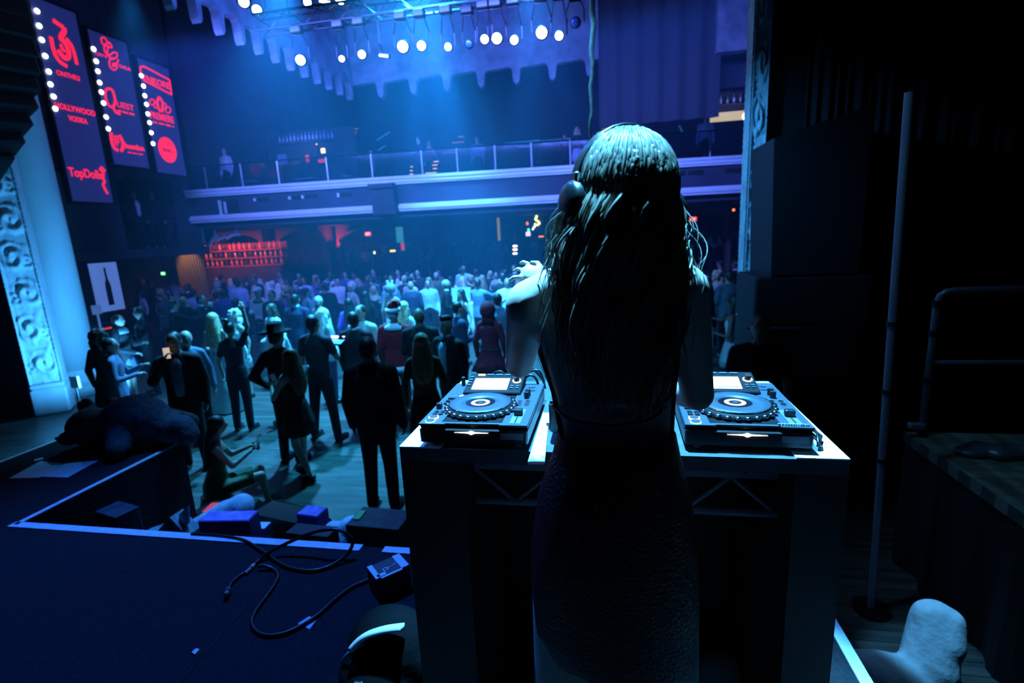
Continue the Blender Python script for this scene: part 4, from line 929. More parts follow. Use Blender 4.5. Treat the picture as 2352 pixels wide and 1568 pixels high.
def low_mesh(kind, lR, lL, vox):
    key = ('l', kind, lR, lL, vox)
    if key in _pc: return _pc[key]
    b = MB()
    if kind == 'trousers':
        b.loft([(.84, .17, .118), (.95, .170, .122), (1.04, .155, .108), (1.06, .15, .10)], 20)
        for s, l in ((1, lR), (-1, lL)):
            K, A = [Vector((p[0]*s, p[1], p[2])) for p in LEGS[l]]; b.cap((s*.085, 0, .88), .097, K, .070, 12); b.cap(K, .070, A+Vector((0, 0, .0)), .056, 12)
        _pc[key] = remesh(b, vox*.9, 3)
    else:
        z0, r0 = {'mini': (.62, .21), 'knee': (.50, .23), 'gown': (.03, .34), 'tutu': (.66, .33), 'coat': (.35, .27)}[kind]
        b.smooth = True; b.loft([(z0, r0, r0*.85), ((z0+.95)*.5, (r0+.17)*.5+.02, .16), (.93, .172, .128), (1.02, .15, .108), (1.08, .132, .096)], 36, .07, 9); _pc[key] = b.mesh(kind)
    _pc[key].name = kind; return _pc[key]
def hair_mesh(kind, vox):
    key = ('h', kind, vox)
    if key in _pc: return _pc[key]
    b = MB(); c = Vector((0, -.012, 1.662))
    if kind == 'short': b.ell(c, (.084, .098, .098), 16, 10); b.ell((0, -.055, 1.61), (.07, .05, .06), 12, 8)
    elif kind == 'undercut': b.ell((0, .0, 1.725), (.062, .1, .05), 16, 10); b.ell((0, .05, 1.745), (.05, .05, .03), 12, 8)
    elif kind == 'long':
        b.ell(c, (.092, .106, .106), 16, 10); b.loft([(1.16, .07, .02, 0, -.125), (1.26, .12, .035, 0, -.115), (1.40, .13, .05, 0, -.09), (1.52, .115, .07, 0, -.055), (1.64, .095, .085, 0, -.02)], 18)
        for s in (-1, 1): b.cap((s*.085, -.01, 1.62), .03, (s*.105, .02, 1.40), .035, 8)
    elif kind == 'curly':
        rr = random.Random(4)
        for k in range(46):
            a, z = rr.uniform(0, 6.28), rr.uniform(1.42, 1.76); r = .10*math.sqrt(max(.1, 1-((z-1.64)/.16)**2)) if z > 1.6 else .105
            if math.sin(a) > .45 and z < 1.70: continue
            b.ell((r*math.cos(a), -.02+r*math.sin(a), z), .04, 8, 6)
        b.ell(c, (.09, .1, .1), 12, 8)
    elif kind == 'bun': b.ell(c, (.083, .098, .097), 16, 10); b.ell((0, -.06, 1.78), (.045, .045, .04), 10, 8)
    elif kind == 'afro': b.ell((0, -.025, 1.69), (.135, .135, .13), 16, 12)
    _pc[key] = remesh(b, vox*.8, 4); _pc[key].name = 'hair'; return _pc[key]
def obj_m(name, me, parent, m):
    # object sharing mesh data, with its own material
    o = bpy.data.objects.new(name, me); C.objects.link(o); o.parent = parent
    if not me.materials: me.materials.append(None)
    o.material_slots[0].link = 'OBJECT'; o.material_slots[0].material = m; return o
def simple(key, fn):
    if key not in _pc: b = MB(); b.smooth = True; fn(b); _pc[key] = b.mesh(key)
    return _pc[key]
def f_front(b): b.loft([(.98, .055, .03, 0, .10), (1.2, .062, .03, 0, .112), (1.36, .075, .03, 0, .105), (1.47, .06, .03, 0, .045)], 14)
def f_collar(b): b.loft([(1.455, .072, .068), (1.50, .066, .063), (1.535, .060, .060)], 18)
def f_bow(b): b.prism([(-.055, -.028), (0, -.008), (.055, -.028), (.055, .028), (0, .008), (-.055, .028)], (0, .115, 1.465), (1, 0, 0), (0, 0, 1), (0, 1, 0), .02)
def f_brim(b): b.loft([(1.695, .17, .19), (1.71, .18, .20), (1.715, .10, .115), (1.80, .09, .105), (1.825, .07, .085)], 24)
def f_cap(b): b.ell((0, -.005, 1.70), (.092, .108, .075), 18, 10); b.box((0, .12, 1.69), (.13, .1, .015), bev=.005)
def f_santa(b): b.loft([(1.70, .09, .105), (1.78, .075, .085, .02, -.02), (1.84, .05, .05, .06, -.05), (1.83, .03, .03, .12, -.08)], 18); b.ell((.14, -.09, 1.79), .035, 10, 8)
def f_trim(b): b.loft([(1.665, .10, .115), (1.69, .112, .126), (1.725, .10, .115)], 20)
def f_hemtrim(b): b.loft([(.78, .205, .16), (.82, .215, .165), (.86, .2, .155)], 24)
def f_hood(b): b.ell((0, -.03, 1.65), (.13, .125, .15), 18, 12); b.loft([(1.40, .15, .10), (1.5, .11, .10), (1.58, .10, .10, 0, -.03)], 18)
def f_belt(b): b.loft([(.985, .172, .13), (1.025, .168, .127)], 24)
def f_ant(b): b.smooth = True; [b.cap((s*.03, 0, 1.75), .012, (s*.06, -.01, 1.85), .03, 8) for s in (-1, 1)]; b.ring((0, 0, 1.62), (1, 0, 0), (0, 0, 1), (0, 1, 0), .13, .145, .02, 24)
def f_scarf(b): b.loft([(1.40, .17, .125), (1.46, .15, .11), (1.50, .085, .08)], 20)
EX = {'front': (f_front, 'shirt_front'), 'collar': (f_collar, 'collar'), 'bow': (f_bow, 'bow_tie'), 'brim': (f_brim, 'hat'), 'cap': (f_cap, 'cap'), 'santa': (f_santa, 'hat'), 'trim': (f_trim, 'hat_trim'), 'hemtrim': (f_hemtrim, 'hem_trim'), 'hood': (f_hood, 'hood'), 'belt': (f_belt, 'belt'), 'headband': (f_ant, 'headband'), 'scarf': (f_scarf, 'shawl')}
def person(label, x, y, face, H=1.75, sex='m', skin=0, hair=('short', 'black'), top=('jacket', 'black'), low=('trousers', 'black'), arms=('down', 'down'), legs=('stand', 'stand'), ex=(), vox=.02, z=0, group=None):
    # face: degrees, 0 looks away from the stage, 180 looks to the stage, positive turns to the left of the picture
    e = thing('person', label, 'person', (x, y, z), R(face), group, H/1.755)
    obj_m('body', body_mesh(sex, *arms, *legs, vox), e, skins[skin])
    if hair: obj_m('hair', hair_mesh(hair[0], vox), e, HC[hair[1]])
    if top: obj_m(top[0] if top[0] != 'strap' else 'top', top_mesh(top[0], sex, *arms, vox), e, CL[top[1]])
    if low: obj_m(low[0] if low[0] not in ('mini', 'knee', 'coat') else {'mini': 'skirt', 'knee': 'skirt', 'coat': 'coat_skirt'}[low[0]], low_mesh(low[0], *legs, vox), e, CL[low[1]])
    for k, m in ex: obj_m(EX[k][1], simple(k, EX[k][0]), e, CL[m] if m in CL else MATS[m])
    if vox < .03:
        for s, l in ((1, legs[0]), (-1, legs[1])):
            A = LEGS[l][1]
            def fs(b, s=s, A=A): b.cap((s*A[0], A[1]-.02, A[2]-.025), .042, (s*(A[0]+.02), A[1]+.15, A[2]-.035), .034, 10); b.box((s*(A[0]+.01), A[1]+.06, A[2]-.07), (.07, .24, .02), bev=.006)
            obj_m('shoe', simple('shoe%s%s' % (s, l), fs), e, shoe_m)
    return e
def at_head(px, py, H): v = at_z(px, py, H); return v.x, v.y
A = lambda px, py, H: at_head(px, py, H)
def P(label, px, py, face, H=1.75, **k):
    v = at_z(px, py, H); return person(label, v.x, v.y, face, H, **k)
mini = lambda c: ('mini', c)
NEAR = [
 ('man in big black suit with his back to the stage, nearest the booth', 842, 772, 5, 1.86, dict(top=('jacket', 'black'), skin=1, legs=('stand', 'stand'), vox=.016)),
 ('man in black tee holding a lit tablet, back to the stage', 716, 722, -10, 1.82, dict(top=('tee', 'charcoal'), arms=('phone', 'down'), legs=('wide', 'wide'), vox=.016, skin=1)),
 ('woman in black raising her left fist high, back to the stage', 536, 738, 8, 1.70, dict(sex='f', hair=('bun', 'black'), top=('tee', 'black'), arms=('up', 'down'), vox=.016, skin=1)),
 ('woman with long auburn curls in short black dress looking at her phone', 662, 800, 75, 1.60, dict(sex='f', hair=('long', 'auburn'), top=('strap', 'black'), low=mini('black'), arms=('phone', 'phone'), legs=('walkf', 'walkb'), vox=.016)),
 ('man in black coat and wide brimmed hat behind the auburn haired woman', 632, 752, -6, 1.78, dict(top=('jacket', 'black'), arms=('hold', 'hip'), ex=(('brim', 'black'), ('belt', 'maroon')), vox=.016)),
 ('woman with very long blonde hair in sparkling silver gown', 487, 718, 10, 1.72, dict(sex='f', hair=('long', 'blonde'), top=('strap', 'silver'), low=('gown', 'silver'), arms=('down', 'chat'), vox=.016)),
 ('man in leather jacket and pale tee drinking at the left', 396, 762, 205, 1.80, dict(skin=1, top=('jacket', 'black'), low=('trousers', 'black'), arms=('mouth', 'down'), ex=(('front', 'bluegrey'),), vox=.016)),
 ('woman with blonde bob in denim jacket behind the drinking man', 437, 758, 230, 1.66, dict(sex='f', hair=('short', 'blonde'), top=('jacket', 'denim'), low=('trousers', 'black'), arms=('hold', 'down'))),
 ('woman in dark brown coat with her back turned beside the carved pilaster', 225, 756, 15, 1.70, dict(sex='f', hair=('curly', 'brown'), top=('jacket', 'brown'), low=('coat', 'charcoal'), arms=('chat', 'down'))),
 ('woman in blue grey dress holding a clutch near the left column', 248, 775, -50, 1.64, dict(sex='f', hair=('short', 'black'), top=('shirt', 'bluegrey'), low=('knee', 'bluegrey'), arms=('hold', 'phone'))),
 ('woman in pale patterned shawl standing left of the poster', 268, 722, -70, 1.70, dict(sex='f', hair=('short', 'black'), top=('jacket', 'charcoal'), low=mini('bluegrey'), arms=('chat', 'hold'), ex=(('scarf', 'print'),))),
 ('man in dark suit with pale green shirt below the poster', 318, 703, 140, 1.76, dict(hair=('short', 'brown'), ex=(('front', 'teal'),), arms=('hold', 'chat'))),
 ('man in dark suit with white collar, back to the stage at left', 396, 686, -30, 1.80, dict(ex=(('collar', 'white'),), arms=('reach', 'down'), skin=1)),
 ('man in dark suit lifting a glass beside the long haired blonde', 460, 676, -80, 1.78, dict(ex=(('collar', 'white'), ('front', 'white')), arms=('mouth', 'hold'))),
 ('man in navy suit facing the bar below the green exit sign', 342, 642, -40, 1.78, dict(top=('jacket', 'navy'), ex=(('collar', 'white'),), arms=('hold', 'down'))),
 ('man in white shirt with lifted elbows below the green exit sign', 392, 640, 20, 1.78, dict(top=('shirt', 'white'), arms=('mouth', 'hip'))),
 ('woman with grey hair at the far left below the opera box', 325, 640, -60, 1.66, dict(sex='f', hair=('short', 'grey'), top=('jacket', 'charcoal'))),
 ('woman with short blonde curls facing the stage behind the raised arm', 534, 712, 175, 1.66, dict(sex='f', hair=('curly', 'platinum'), top=('strap', 'silver'), low=mini('silver'), arms=('hold', 'down'))),
 ('woman with dark hair in profile next to the raised fist', 600, 735, 60, 1.68, dict(sex='f', hair=('short', 'brown'), top=('jacket', 'white'), arms=('hold', 'down'), skin=1)),
 ('man in red santa suit and santa hat, back to the stage', 884, 705, 0, 1.80, dict(hair=('short', 'grey'), top=('jacket', 'red'), low=('trousers', 'red'), ex=(('santa', 'red'), ('trim', 'white'), ('hemtrim', 'white'), ('scarf', 'white')), vox=.016)),
 ('man in black jacket with pale collar beside the santa suit', 838, 712, 0, 1.78, dict(ex=(('collar', 'white'),), arms=('hold', 'down'), skin=1)),
 ('man with light brown hair in pale shirt left of the santa hat', 826, 700, 170, 1.80, dict(hair=('short', 'brown'), top=('shirt', 'cream'), arms=('hold', 'down'))),
 ('bald man in dark suit right of the santa suit', 950, 706, 10, 1.80, dict(hair=None, skin=2, arms=('down', 'hold'))),
 ('woman with straight pale blonde hair behind the bald man', 927, 692, -15, 1.68, dict(sex='f', hair=('long', 'blonde'), top=('shirt', 'cream'), low=mini('black'))),
 ('woman with long light hair and dark dress, back to the stage by the booth', 966, 765, 15, 1.70, dict(sex='f', hair=('long', 'blonde'), top=('shirt', 'olive'), low=('knee', 'black'), arms=('hold', 'down'), vox=.016)),
 ('man in tuxedo with bow tie and shaved sides facing the stage', 1025, 726, 150, 1.78, dict(hair=('undercut', 'black'), top=('jacket', 'charcoal'), ex=(('front', 'paleblue'), ('collar', 'paleblue'), ('bow', 'black')), arms=('hold', 'down'), vox=.014)),
 ('woman in dark red hooded velvet jacket and red tutu', 1105, 696, -8, 1.72, dict(sex='f', hair=None, top=('jacket', 'maroon'), low=('tutu', 'maroon'), ex=(('hood', 'maroon'), ('belt', 'charcoal')), arms=('down', 'down'), vox=.016)),
 ('man with dark fringe in dark suit looking right beside the red hood', 1066, 692, -60, 1.74, dict(arms=('hold', 'chat'), top=('jacket', 'navy'))),
 ('man in blue grey blazer and pale trousers, back to the stage by the DJ', 1142, 672, 5, 1.78, dict(top=('jacket', 'bluegrey'), low=('trousers', 'cream'), ex=(('collar', 'paleblue'),))),
 ('man in dark vest over white shirt looking down by the DJ arm', 1164, 637, 190, 1.76, dict(top=('shirt', 'white'), ex=(), arms=('phone', 'hold'), skin=1)),
 ('man in white shirt reaching to the bright table left of the DJ', 1158, 618, 60, 1.74, dict(top=('shirt', 'white'), arms=('reach', 'hold'))),
 ('heavy man in dark suit in profile at the middle of the floor', 1024, 642, -75, 1.78, dict(hair=('short', 'grey'), ex=(('collar', 'paleblue'),), arms=('chat', 'hold'), skin=1)),
 ('woman with blonde bob in short grey dress holding a clutch', 984, 637, 185, 1.68, dict(sex='f', hair=('long', 'blonde'), top=('shirt', 'grey'), low=mini('grey'), arms=('hold', 'chat'))),
 ('woman with dark curls in light dress behind the blonde bob', 1006, 618, 200, 1.64, dict(sex='f', hair=('curly', 'black'), top=('strap', 'grey'), low=mini('grey'))),
 ('man in white captain cap and green neck scarf in the crowd', 591, 660, 178, 1.78, dict(top=('shirt', 'white'), ex=(('cap', 'white'), ('scarf', 'green')), arms=('hold', 'down'))),
 ('man in pale blue shirt, back to the stage left of the captain cap', 545, 642, 15, 1.80, dict(top=('shirt', 'paleblue'), arms=('down', 'hold'))),
 ('man in blue suit leaning left behind the raised fist', 512, 664, 30, 1.74, dict(top=('jacket', 'blue'), arms=('chat', 'hold'))),
 ('boyish man with short hair in navy blazer behind the curly blonde', 540, 684, 10, 1.66, dict(top=('jacket', 'navy'), hair=('short', 'brown'))),
 ('man with short quiff facing the stage right of the captain cap', 622, 666, 185, 1.76, dict(hair=('short', 'brown'), top=('jacket', 'charcoal'), ex=(('front', 'bluegrey'),))),
 ('woman with long dark hair and open white jacket in the crowd', 640, 694, 160, 1.68, dict(sex='f', hair=('long', 'brown'), top=('jacket', 'white'), low=('trousers', 'black'), skin=1)),
 ('man in navy suit with white collar, back to the stage at centre left', 664, 676, 5, 1.80, dict(top=('jacket', 'navy'), ex=(('collar', 'white'),))),
 ('man in dark suit with open white shirt facing the stage', 688, 627, 172, 1.78, dict(ex=(('front', 'white'), ('collar', 'white')))),
 ('man in white shirt, back to the stage below the red glow', 769, 603, -5, 1.80, dict(top=('shirt', 'white'), hair=('short', 'black'))),
 ('woman with straight black hair holding a cup', 756, 632, 120, 1.70, dict(sex='f', hair=('long', 'black'), top=('shirt', 'black'), arms=('hold', 'reach'))),
 ('man in light grey blazer next to the platinum hair', 702, 660, -40, 1.76, dict(top=('jacket', 'paleblue'), hair=('short', 'black'), arms=('hold', 'down'))),
 ('woman with platinum hair in pale coat at the middle of the crowd', 726, 680, -10, 1.68, dict(sex='f', hair=('short', 'platinum'), top=('jacket', 'cream'), low=('trousers', 'black'))),
 ('woman with tousled blonde hair behind the black tee', 742, 708, -35, 1.68, dict(sex='f', hair=('long', 'platinum'), top=('jacket', 'print'), low=('trousers', 'navy'))),
 ('woman with big platinum curls near the centre', 806, 650, 150, 1.70, dict(sex='f', hair=('afro', 'platinum'), top=('jacket', 'cream'), low=mini('white'))),
 ('woman in purple satin jacket with dark ponytail', 800, 684, 20, 1.66, dict(sex='f', hair=('long', 'black'), top=('jacket', 'purple'), low=('trousers', 'blue'))),
 ('woman with long dark hair, back to the stage beside the purple jacket', 838, 668, 0, 1.70, dict(sex='f', hair=('long', 'black'), top=('shirt', 'black'), low=('trousers', 'black'))),
 ('woman in tall sparkling tiara with fluffy pale hair', 896, 655, 10, 1.72, dict(sex='f', hair=('afro', 'grey'), top=('strap', 'silver'), low=mini('silver'), ex=(('headband', 'silver'),))),
 ('bald man in navy shirt behind the tiara', 942, 645, 20, 1.74, dict(hair=None, top=('shirt', 'navy'), skin=1)),
 ('grey haired man in dark blazer right of the tiara', 928, 632, 165, 1.76, dict(hair=('short', 'grey'), top=('jacket', 'charcoal'))),
 ('man in grey suit bending over the bright round table', 1098, 640, -20, 1.74, dict(top=('jacket', 'bluegrey'), hair=('short', 'black'), arms=('reach', 'reach'))),
 ('woman laughing with dark hair by the bright round table', 1058, 664, 150, 1.66, dict(sex='f', hair=('long', 'black'), top=('strap', 'black'), low=mini('black'))),
 ('woman with long hair in sparkling dress right of the DJ', 1660, 676, 70, 1.70, dict(sex='f', hair=('long', 'black'), top=('strap', 'silver'), low=mini('silver'), arms=('reach', 'hold'), skin=2)),
 ('woman in pale top half hidden right of the DJ shoulder', 1626, 680, -20, 1.66, dict(sex='f', hair=('curly', 'brown'), top=('shirt', 'teal'), low=('mini', 'navy'), skin=1)),
 ('woman with blonde updo in pale dress before the sparkling dress', 1648, 622, 170, 1.66, dict(sex='f', hair=('curly', 'blonde'), top=('strap', 'teal'), low=mini('teal'))),
 ('man in black standing in the dark before the right speaker stack', 1748, 722, 165, 1.90, dict(top=('tee', 'black'), skin=1)),
 ('man in dark suit by the right carved pilaster', 1690, 598, 60, 1.78, dict(ex=(('collar', 'paleblue'),), arms=('reach', 'down'), skin=2)),
]
PEO = {}
pos = [at_z(px, py, H).xy for lb, px, py, fc, H, kw in NEAR]
for it in range(40):       # people do not stand inside one another
    for i in range(len(pos)):
        for j in range(i):
            d = pos[i]-pos[j]
            if 0 < d.length < .58: s_ = d.normalized()*(.58-d.length)*.5; pos[i] = pos[i]+s_; pos[j] = pos[j]-s_
for (lb, px, py, fc, H, kw), q in zip(NEAR, pos): PEO[lb] = (person(lb, q.x, q.y, fc, H, **kw), kw)
def hand_at(key, side=1):
    # point in the palm of a person built above, found by a piece of the label
    e, kw = next(v for k, v in PEO.items() if key in k); a = kw.get('arms', ('down', 'down'))[0 if side > 0 else 1]
    E, W = [Vector((p[0]*side, p[1], p[2])) for p in ARMS[a]]; p = (W+(W-E).normalized()*.075)*e.scale.x
    return Vector(e.location)+Matrix.Rotation(e.rotation_euler.z, 3, 'Z') @ p, e.rotation_euler.z
# woman in green sequins sitting at the edge of the floor before the stage
sv = at_z(470, 962, 1.08); v = sv
e = thing('person', 'woman in dark green sequin dress sitting before the left deck with a phone', 'person', (v.x, v.y, 0), R(-50), None, .88)
b = MB(); b.loft([(.30, .17, .14, 0, 0), (.42, .165, .13, 0, 0), (.6, .125, .09, 0, .03), (.76, .14, .105, 0, .06), (.88, .12, .08, 0, .07), (.95, .055, .05, 0, .07)], 20); b.cap((0, .07, .92), .045, (0, .1, 1.06), .044, 10)
b.ell((0, .12, 1.12), (.074, .09, .11), 16, 10); b.ell((0, .215, 1.11), (.012, .018, .018), 8, 6)
for s in (-1, 1):
    b.cap((s*.15, .07, .88), .046, (s*.2, .2, .66), .036, 10); b.cap((s*.2, .2, .66), .036, (s*.08, .42, .76), .026, 10)
    b.cap((s*.09, .05, .36), .085, (s*.1, .48, .42), .06, 12); b.cap((s*.1, .48, .42), .056, (s*.1, .52, .06), .036, 10); b.cap((s*.1, .52, .04), .034, (s*.11, .66, .03), .026, 8)
m_ = remesh(b, .016, 4); hb = MB()
for s in (-1, 1):
    W = Vector((s*.08, .42, .76)); hb.ell(W+Vector((-s*.02, .03, .01)), (.03, .045, .02), 10, 6)
    for k in range(4): a = W+Vector((-s*(.02+.0), .06, -.02+.014*k)); hb.tube([a, a+Vector((-s*.02, .03, .005)), a+Vector((-s*.05, .025, .005))], [.009, .008, .006], 6)
    hb.tube([W+Vector((0, .02, .03)), W+Vector((-s*.02, .045, .045)), W+Vector((-s*.03, .06, .05))], [.01, .009, .007], 6)
link('body', merge([(m_, 0), (hb.mesh('h'), 0)], 'seated_body', [skins[0]]), e)
b = MB(); b.loft([(.28, .19, .16), (.42, .18, .145), (.6, .137, .10, 0, .03), (.76, .15, .115, 0, .06), (.84, .135, .10, 0, .07)], 20)
for s in (-1, 1): b.cap((s*.09, .05, .36), .10, (s*.1, .36, .41), .08, 12)
link('dress', remesh(b, .016, 3), e).data.materials.append(mat('green_sequins', (.03, .06, .02), .3, .4, var=.6, scale=90, bump=.6))
b = MB(); b.ell((0, .1, 1.15), (.09, .10, .10), 16, 10); b.loft([(.62, .08, .03, 0, -.08), (.8, .12, .045, 0, -.04), (1.0, .11, .06, 0, .02), (1.12, .09, .08, 0, .09)], 16); link('hair', remesh(b, .016, 4), e).data.materials.append(HC['black'])
b = MB(); b.box((0, -.02, .11), (.36, .30, .22), bev=.02); o = b.build('flight_case', blackmetal); o.location = (v.x, v.y, 0); o.rotation_euler = (0, 0, R(-50)); tag(o, 'low black case the woman in green sequins sits on', 'case')

# ------------------------------------------------------------------ the crowd further back, each one a person
TQ = at_y(1058, 640, 12.9); rg = random.Random(21); placed = [(o.location.x, o.location.y) for o in bpy.data.objects if o.name.startswith('person') and not o.parent]
CN = dict(black='black', charcoal='dark grey', navy='navy', grey='grey', bluegrey='blue grey', white='white', paleblue='pale blue', cream='cream', blue='blue', maroon='dark red', purple='purple', olive='olive', teal='teal', red='red', silver='silver', print='patterned')
rows = [('just behind the middle of the crowd', 576, 600, 1.76, 0, None, 24), ('in the far rows below the balcony edge', 562, 575, 1.76, 0, None, 30)]
FAR = []
def free(x, y, d): return all((x-a)**2+(y-c)**2 > d*d for a, c in placed)
spec = []
for where, n, (y0, y1), z, (p0, p1) in (('left of centre floor', 16, (11.2, 15.8), 0, (470, 760)), ('in mid floor by tiara', 22, (12.2, 16.4), 0, (770, 1010)), ('left of the DJ arm', 20, (11.8, 16.6), 0, (1010, 1270)),
      ('before the red lit bar', 15, (15.9, 17.4), 0, (480, 760)), ('on tier below control bay', 14, (20.3, 22.2), .9, (770, 1000)), ('on tier below the neon', 14, (20.3, 22.2), .9, (1000, 1275)),
      ('right of the DJ shoulder', 11, (9.6, 16.5), 0, (1575, 1690)), ('on tier right of DJ', 6, (20.3, 22.0), .9, (1570, 1690)), ('in aisle under opera box', 7, (10.5, 15.0), 0, (300, 460))):
    got = []
    for t in range(900):
        if len(got) == n: break
        yy = rg.uniform(y0, y1); px = rg.uniform(p0, p1); q = at_y(px, 600, yy)
        if free(q.x, q.y, .58) and math.hypot(q.x-TQ.x, q.y-12.9) > .85 and q.x > -18.5: placed.append((q.x, q.y)); got.append((q.x, q.y, px))
    got.sort(key=lambda g: g[2]); spec.append((where, z, got))
ORD = ['first', 'second', 'third', 'fourth', 'fifth', 'sixth', 'seventh', 'eighth', 'ninth']
VAR = [('m', ('jacket', c), ('trousers', 'black'), ('short', h), ex, a) for c, h, ex, a in (('black', 'black', (('front', 'white'),), ('down', 'hold')), ('navy', 'brown', (('collar', 'white'),), ('down', 'down')), ('charcoal', 'black', (), ('hold', 'down')), ('bluegrey', 'brown', (), ('down', 'hold')), ('olive', 'grey', (), ('down', 'down')))]
VAR += [('m', ('shirt', c), ('trousers', 'black'), ('short', h), (), a) for c, h, a in (('white', 'black', ('hold', 'down')), ('paleblue', 'brown', ('down', 'down')), ('blue', 'black', ('hold', 'down')))]
VAR += [('f', ('strap', c), ('mini', c), (k, h), (), a) for c, k, h, a in (('black', 'long', 'blonde', ('hold', 'down')), ('silver', 'long', 'brown', ('down', 'hold')), ('teal', 'short', 'black', ('hold', 'down')), ('maroon', 'long', 'black', ('down', 'down')), ('purple', 'curly', 'blonde', ('hold', 'down')))]
VAR += [('f', ('shirt', c), ('trousers', 'black'), ('long', h), (), a) for c, h, a in (('white', 'black', ('hold', 'down')), ('cream', 'platinum', ('down', 'down')), ('black', 'blonde', ('down', 'hold')))]
for where, z, got in spec:
    L_ = []
    for (x, y, px) in got:
        v = rg.choice(VAR); fc = rg.choice((0, 20, -25, 60, -70, 150, 180, 200, -150)); L_.append([x, y, px, v, fc])
    base = []
    for x, y, px, v, fc in L_:
        s, t, lo, h, ex, a = v; look = 'facing the stage' if abs(abs(fc)-180) < 40 else ('back to the stage' if abs(fc) < 40 else 'in profile')
        g = {'jacket': 'jacket', 'shirt': 'shirt', 'strap': 'dress'}[t[0]]; hd = ('%s hair' % h[1]) if h[0] == 'short' else ('%s %s hair' % (h[0], h[1]) if h[0] != 'curly' else 'curly %s hair' % h[1])
        base.append('%s, %s, %s %s,' % ('woman' if s == 'f' else 'man', hd, CN[t[1]], g))
    for i, (x, y, px, v, fc) in enumerate(L_):
        same = [j for j in range(len(base)) if base[j] == base[i]]
        pre = '' if len(same) == 1 else ORD[same.index(i)]+' from left '
        s, t, lo, h, ex, a = v
        person((pre+base[i]+' '+where), x, y, fc, rg.uniform(1.60, 1.70) if s == 'f' else rg.uniform(1.70, 1.84), sex=s, skin=rg.choice((0, 0, 1, 2)), hair=h, top=t, low=lo, arms=a, ex=ex, vox=.03, z=z, group='people in the crowd')
# people on the balcony and in the opera box
def PB(label, px, py, yy, z, face, H=1.72, **k):
    q = at_y(px, py, yy); return person(label, q.x, yy, face, H, z=z, vox=.03, group='people on the balcony', **k)
for lb, px, yy, fc, kw in (('person in black leaning at the balcony rail beside the lit steps', 962, 17.9, 160, dict(top=('jacket', 'navy'), arms=('hold', 'down'))), ('woman with red sash behind the balcony rail near the lit steps', 985, 18.6, 190, dict(sex='f', hair=('long', 'brown'), top=('strap', 'red'), low=('trousers', 'black'))),
    ('man in pale shirt standing high on the balcony centre', 1096, 20.6, 180, dict(top=('shirt', 'bluegrey'))), ('woman with long hair in white skirt on the balcony left of the DJ head', 1326, 18.6, 175, dict(sex='f', hair=('long', 'blonde'), top=('tee', 'black'), low=('mini', 'white'))),
    ('woman with a lit phone beside the white skirt on the balcony', 1297, 19.6, 185, dict(sex='f', hair=('long', 'brown'), top=('shirt', 'navy'), arms=('phone', 'phone'))), ('man in pale shirt sitting low at the balcony rail right of the DJ', 1620, 18.4, 180, dict(top=('shirt', 'paleblue'), hair=None)),
    ('man in grey shirt by the upper bar stairs', 852, 19.4, 120, dict(top=('shirt', 'grey'))), ('bald man in white shirt at the left end of the balcony', 512, 16.9, 170, dict(top=('shirt', 'white'), hair=None))):
    PB(lb, px, 330, yy, 4.45 if yy < 20 else 4.78, fc, **kw)
for lb, px, py, fc, kw in (('man in dark suit with white shirt front standing in the opera box', 316, 500, -100, dict(ex=(('front', 'white'),), skin=1, arms=('hip', 'down'))), ('man in dark clothes right of the white shirt front in the opera box', 356, 500, -110, dict(skin=0))):
    q = at_x(px, py, -13.9); person(lb, q.x, q.y, fc, 1.74, z=2.84, vox=.03, **kw)
b = MB(); 
# things people hold
def held(name, label, cat, key, side, dims, m, rx=0, dz=.02):
    p, rz = hand_at(key, side); b = MB(); b.box((0, 0, 0), dims, bev=.003); o = b.build(name, m); o.location = p+Vector((0, 0, dz)); o.rotation_euler = (rx, 0, rz); return tag(o, label, cat)
o = held('tablet', 'lit tablet held by the man in the black tee', 'tablet', 'black tee holding', 1, (.26, .18, .012), mat('tablet_grey', (.3, .35, .4), .2), R(20), .03)
p_, rz_ = hand_at('black tee holding', 1); b = MB(); b.box((0, .06, .03), (.24, .012, .03)); b.build('screen', emis('tablet_glow', (.7, .65, 1), 3), o)
held('phone', 'glowing phone at the mouth of the man in leather jacket', 'phone', 'leather jacket and', 1, (.07, .014, .13), emis('phone_glow', (1, .8, .6), .6), 0)
held('phone', 'white phone held up by the auburn haired woman', 'phone', 'auburn curls', 1, (.07, .012, .14), mat('phone_white', (.4, .42, .45), .3), R(-20))
cupm = mat('cup_white', (.6, .62, .66), .4)
for key, side, lb in (('blonde curls facing', 1, 'pale cup held by the woman with short blonde curls'), ('straight black hair', 1, 'white cup held by the straight black haired woman'), ('dark suit lifting a glass', 1, 'glass lifted beside the long haired blonde'), ('blonde bob in short', 1, 'pale clutch held by the blonde in short grey dress'), ('tuxedo', 1, 'glass in the hand of the man in tuxedo')):
    p, rz = hand_at(key, side); b = MB(); b.smooth = True; b.tube([(0, 0, -.06), (0, 0, .06)], [.03, .042], 14); o = b.build('cup', cupm); o.location = p; tag(o, lb, 'cup')
p = Vector((sv.x, sv.y, 0))+Matrix.Rotation(R(-50), 3, 'Z') @ Vector((0, .44, .70)); b = MB(); b.box((0, 0, 0), (.13, .012, .075), bev=.003); o = b.build('phone', mat('phone_glass', (.12, .13, .15), .15)); o.location = p; o.rotation_euler = (R(-30), 0, R(-50)); tag(o, 'phone in the hands of the woman in green sequins', 'phone')
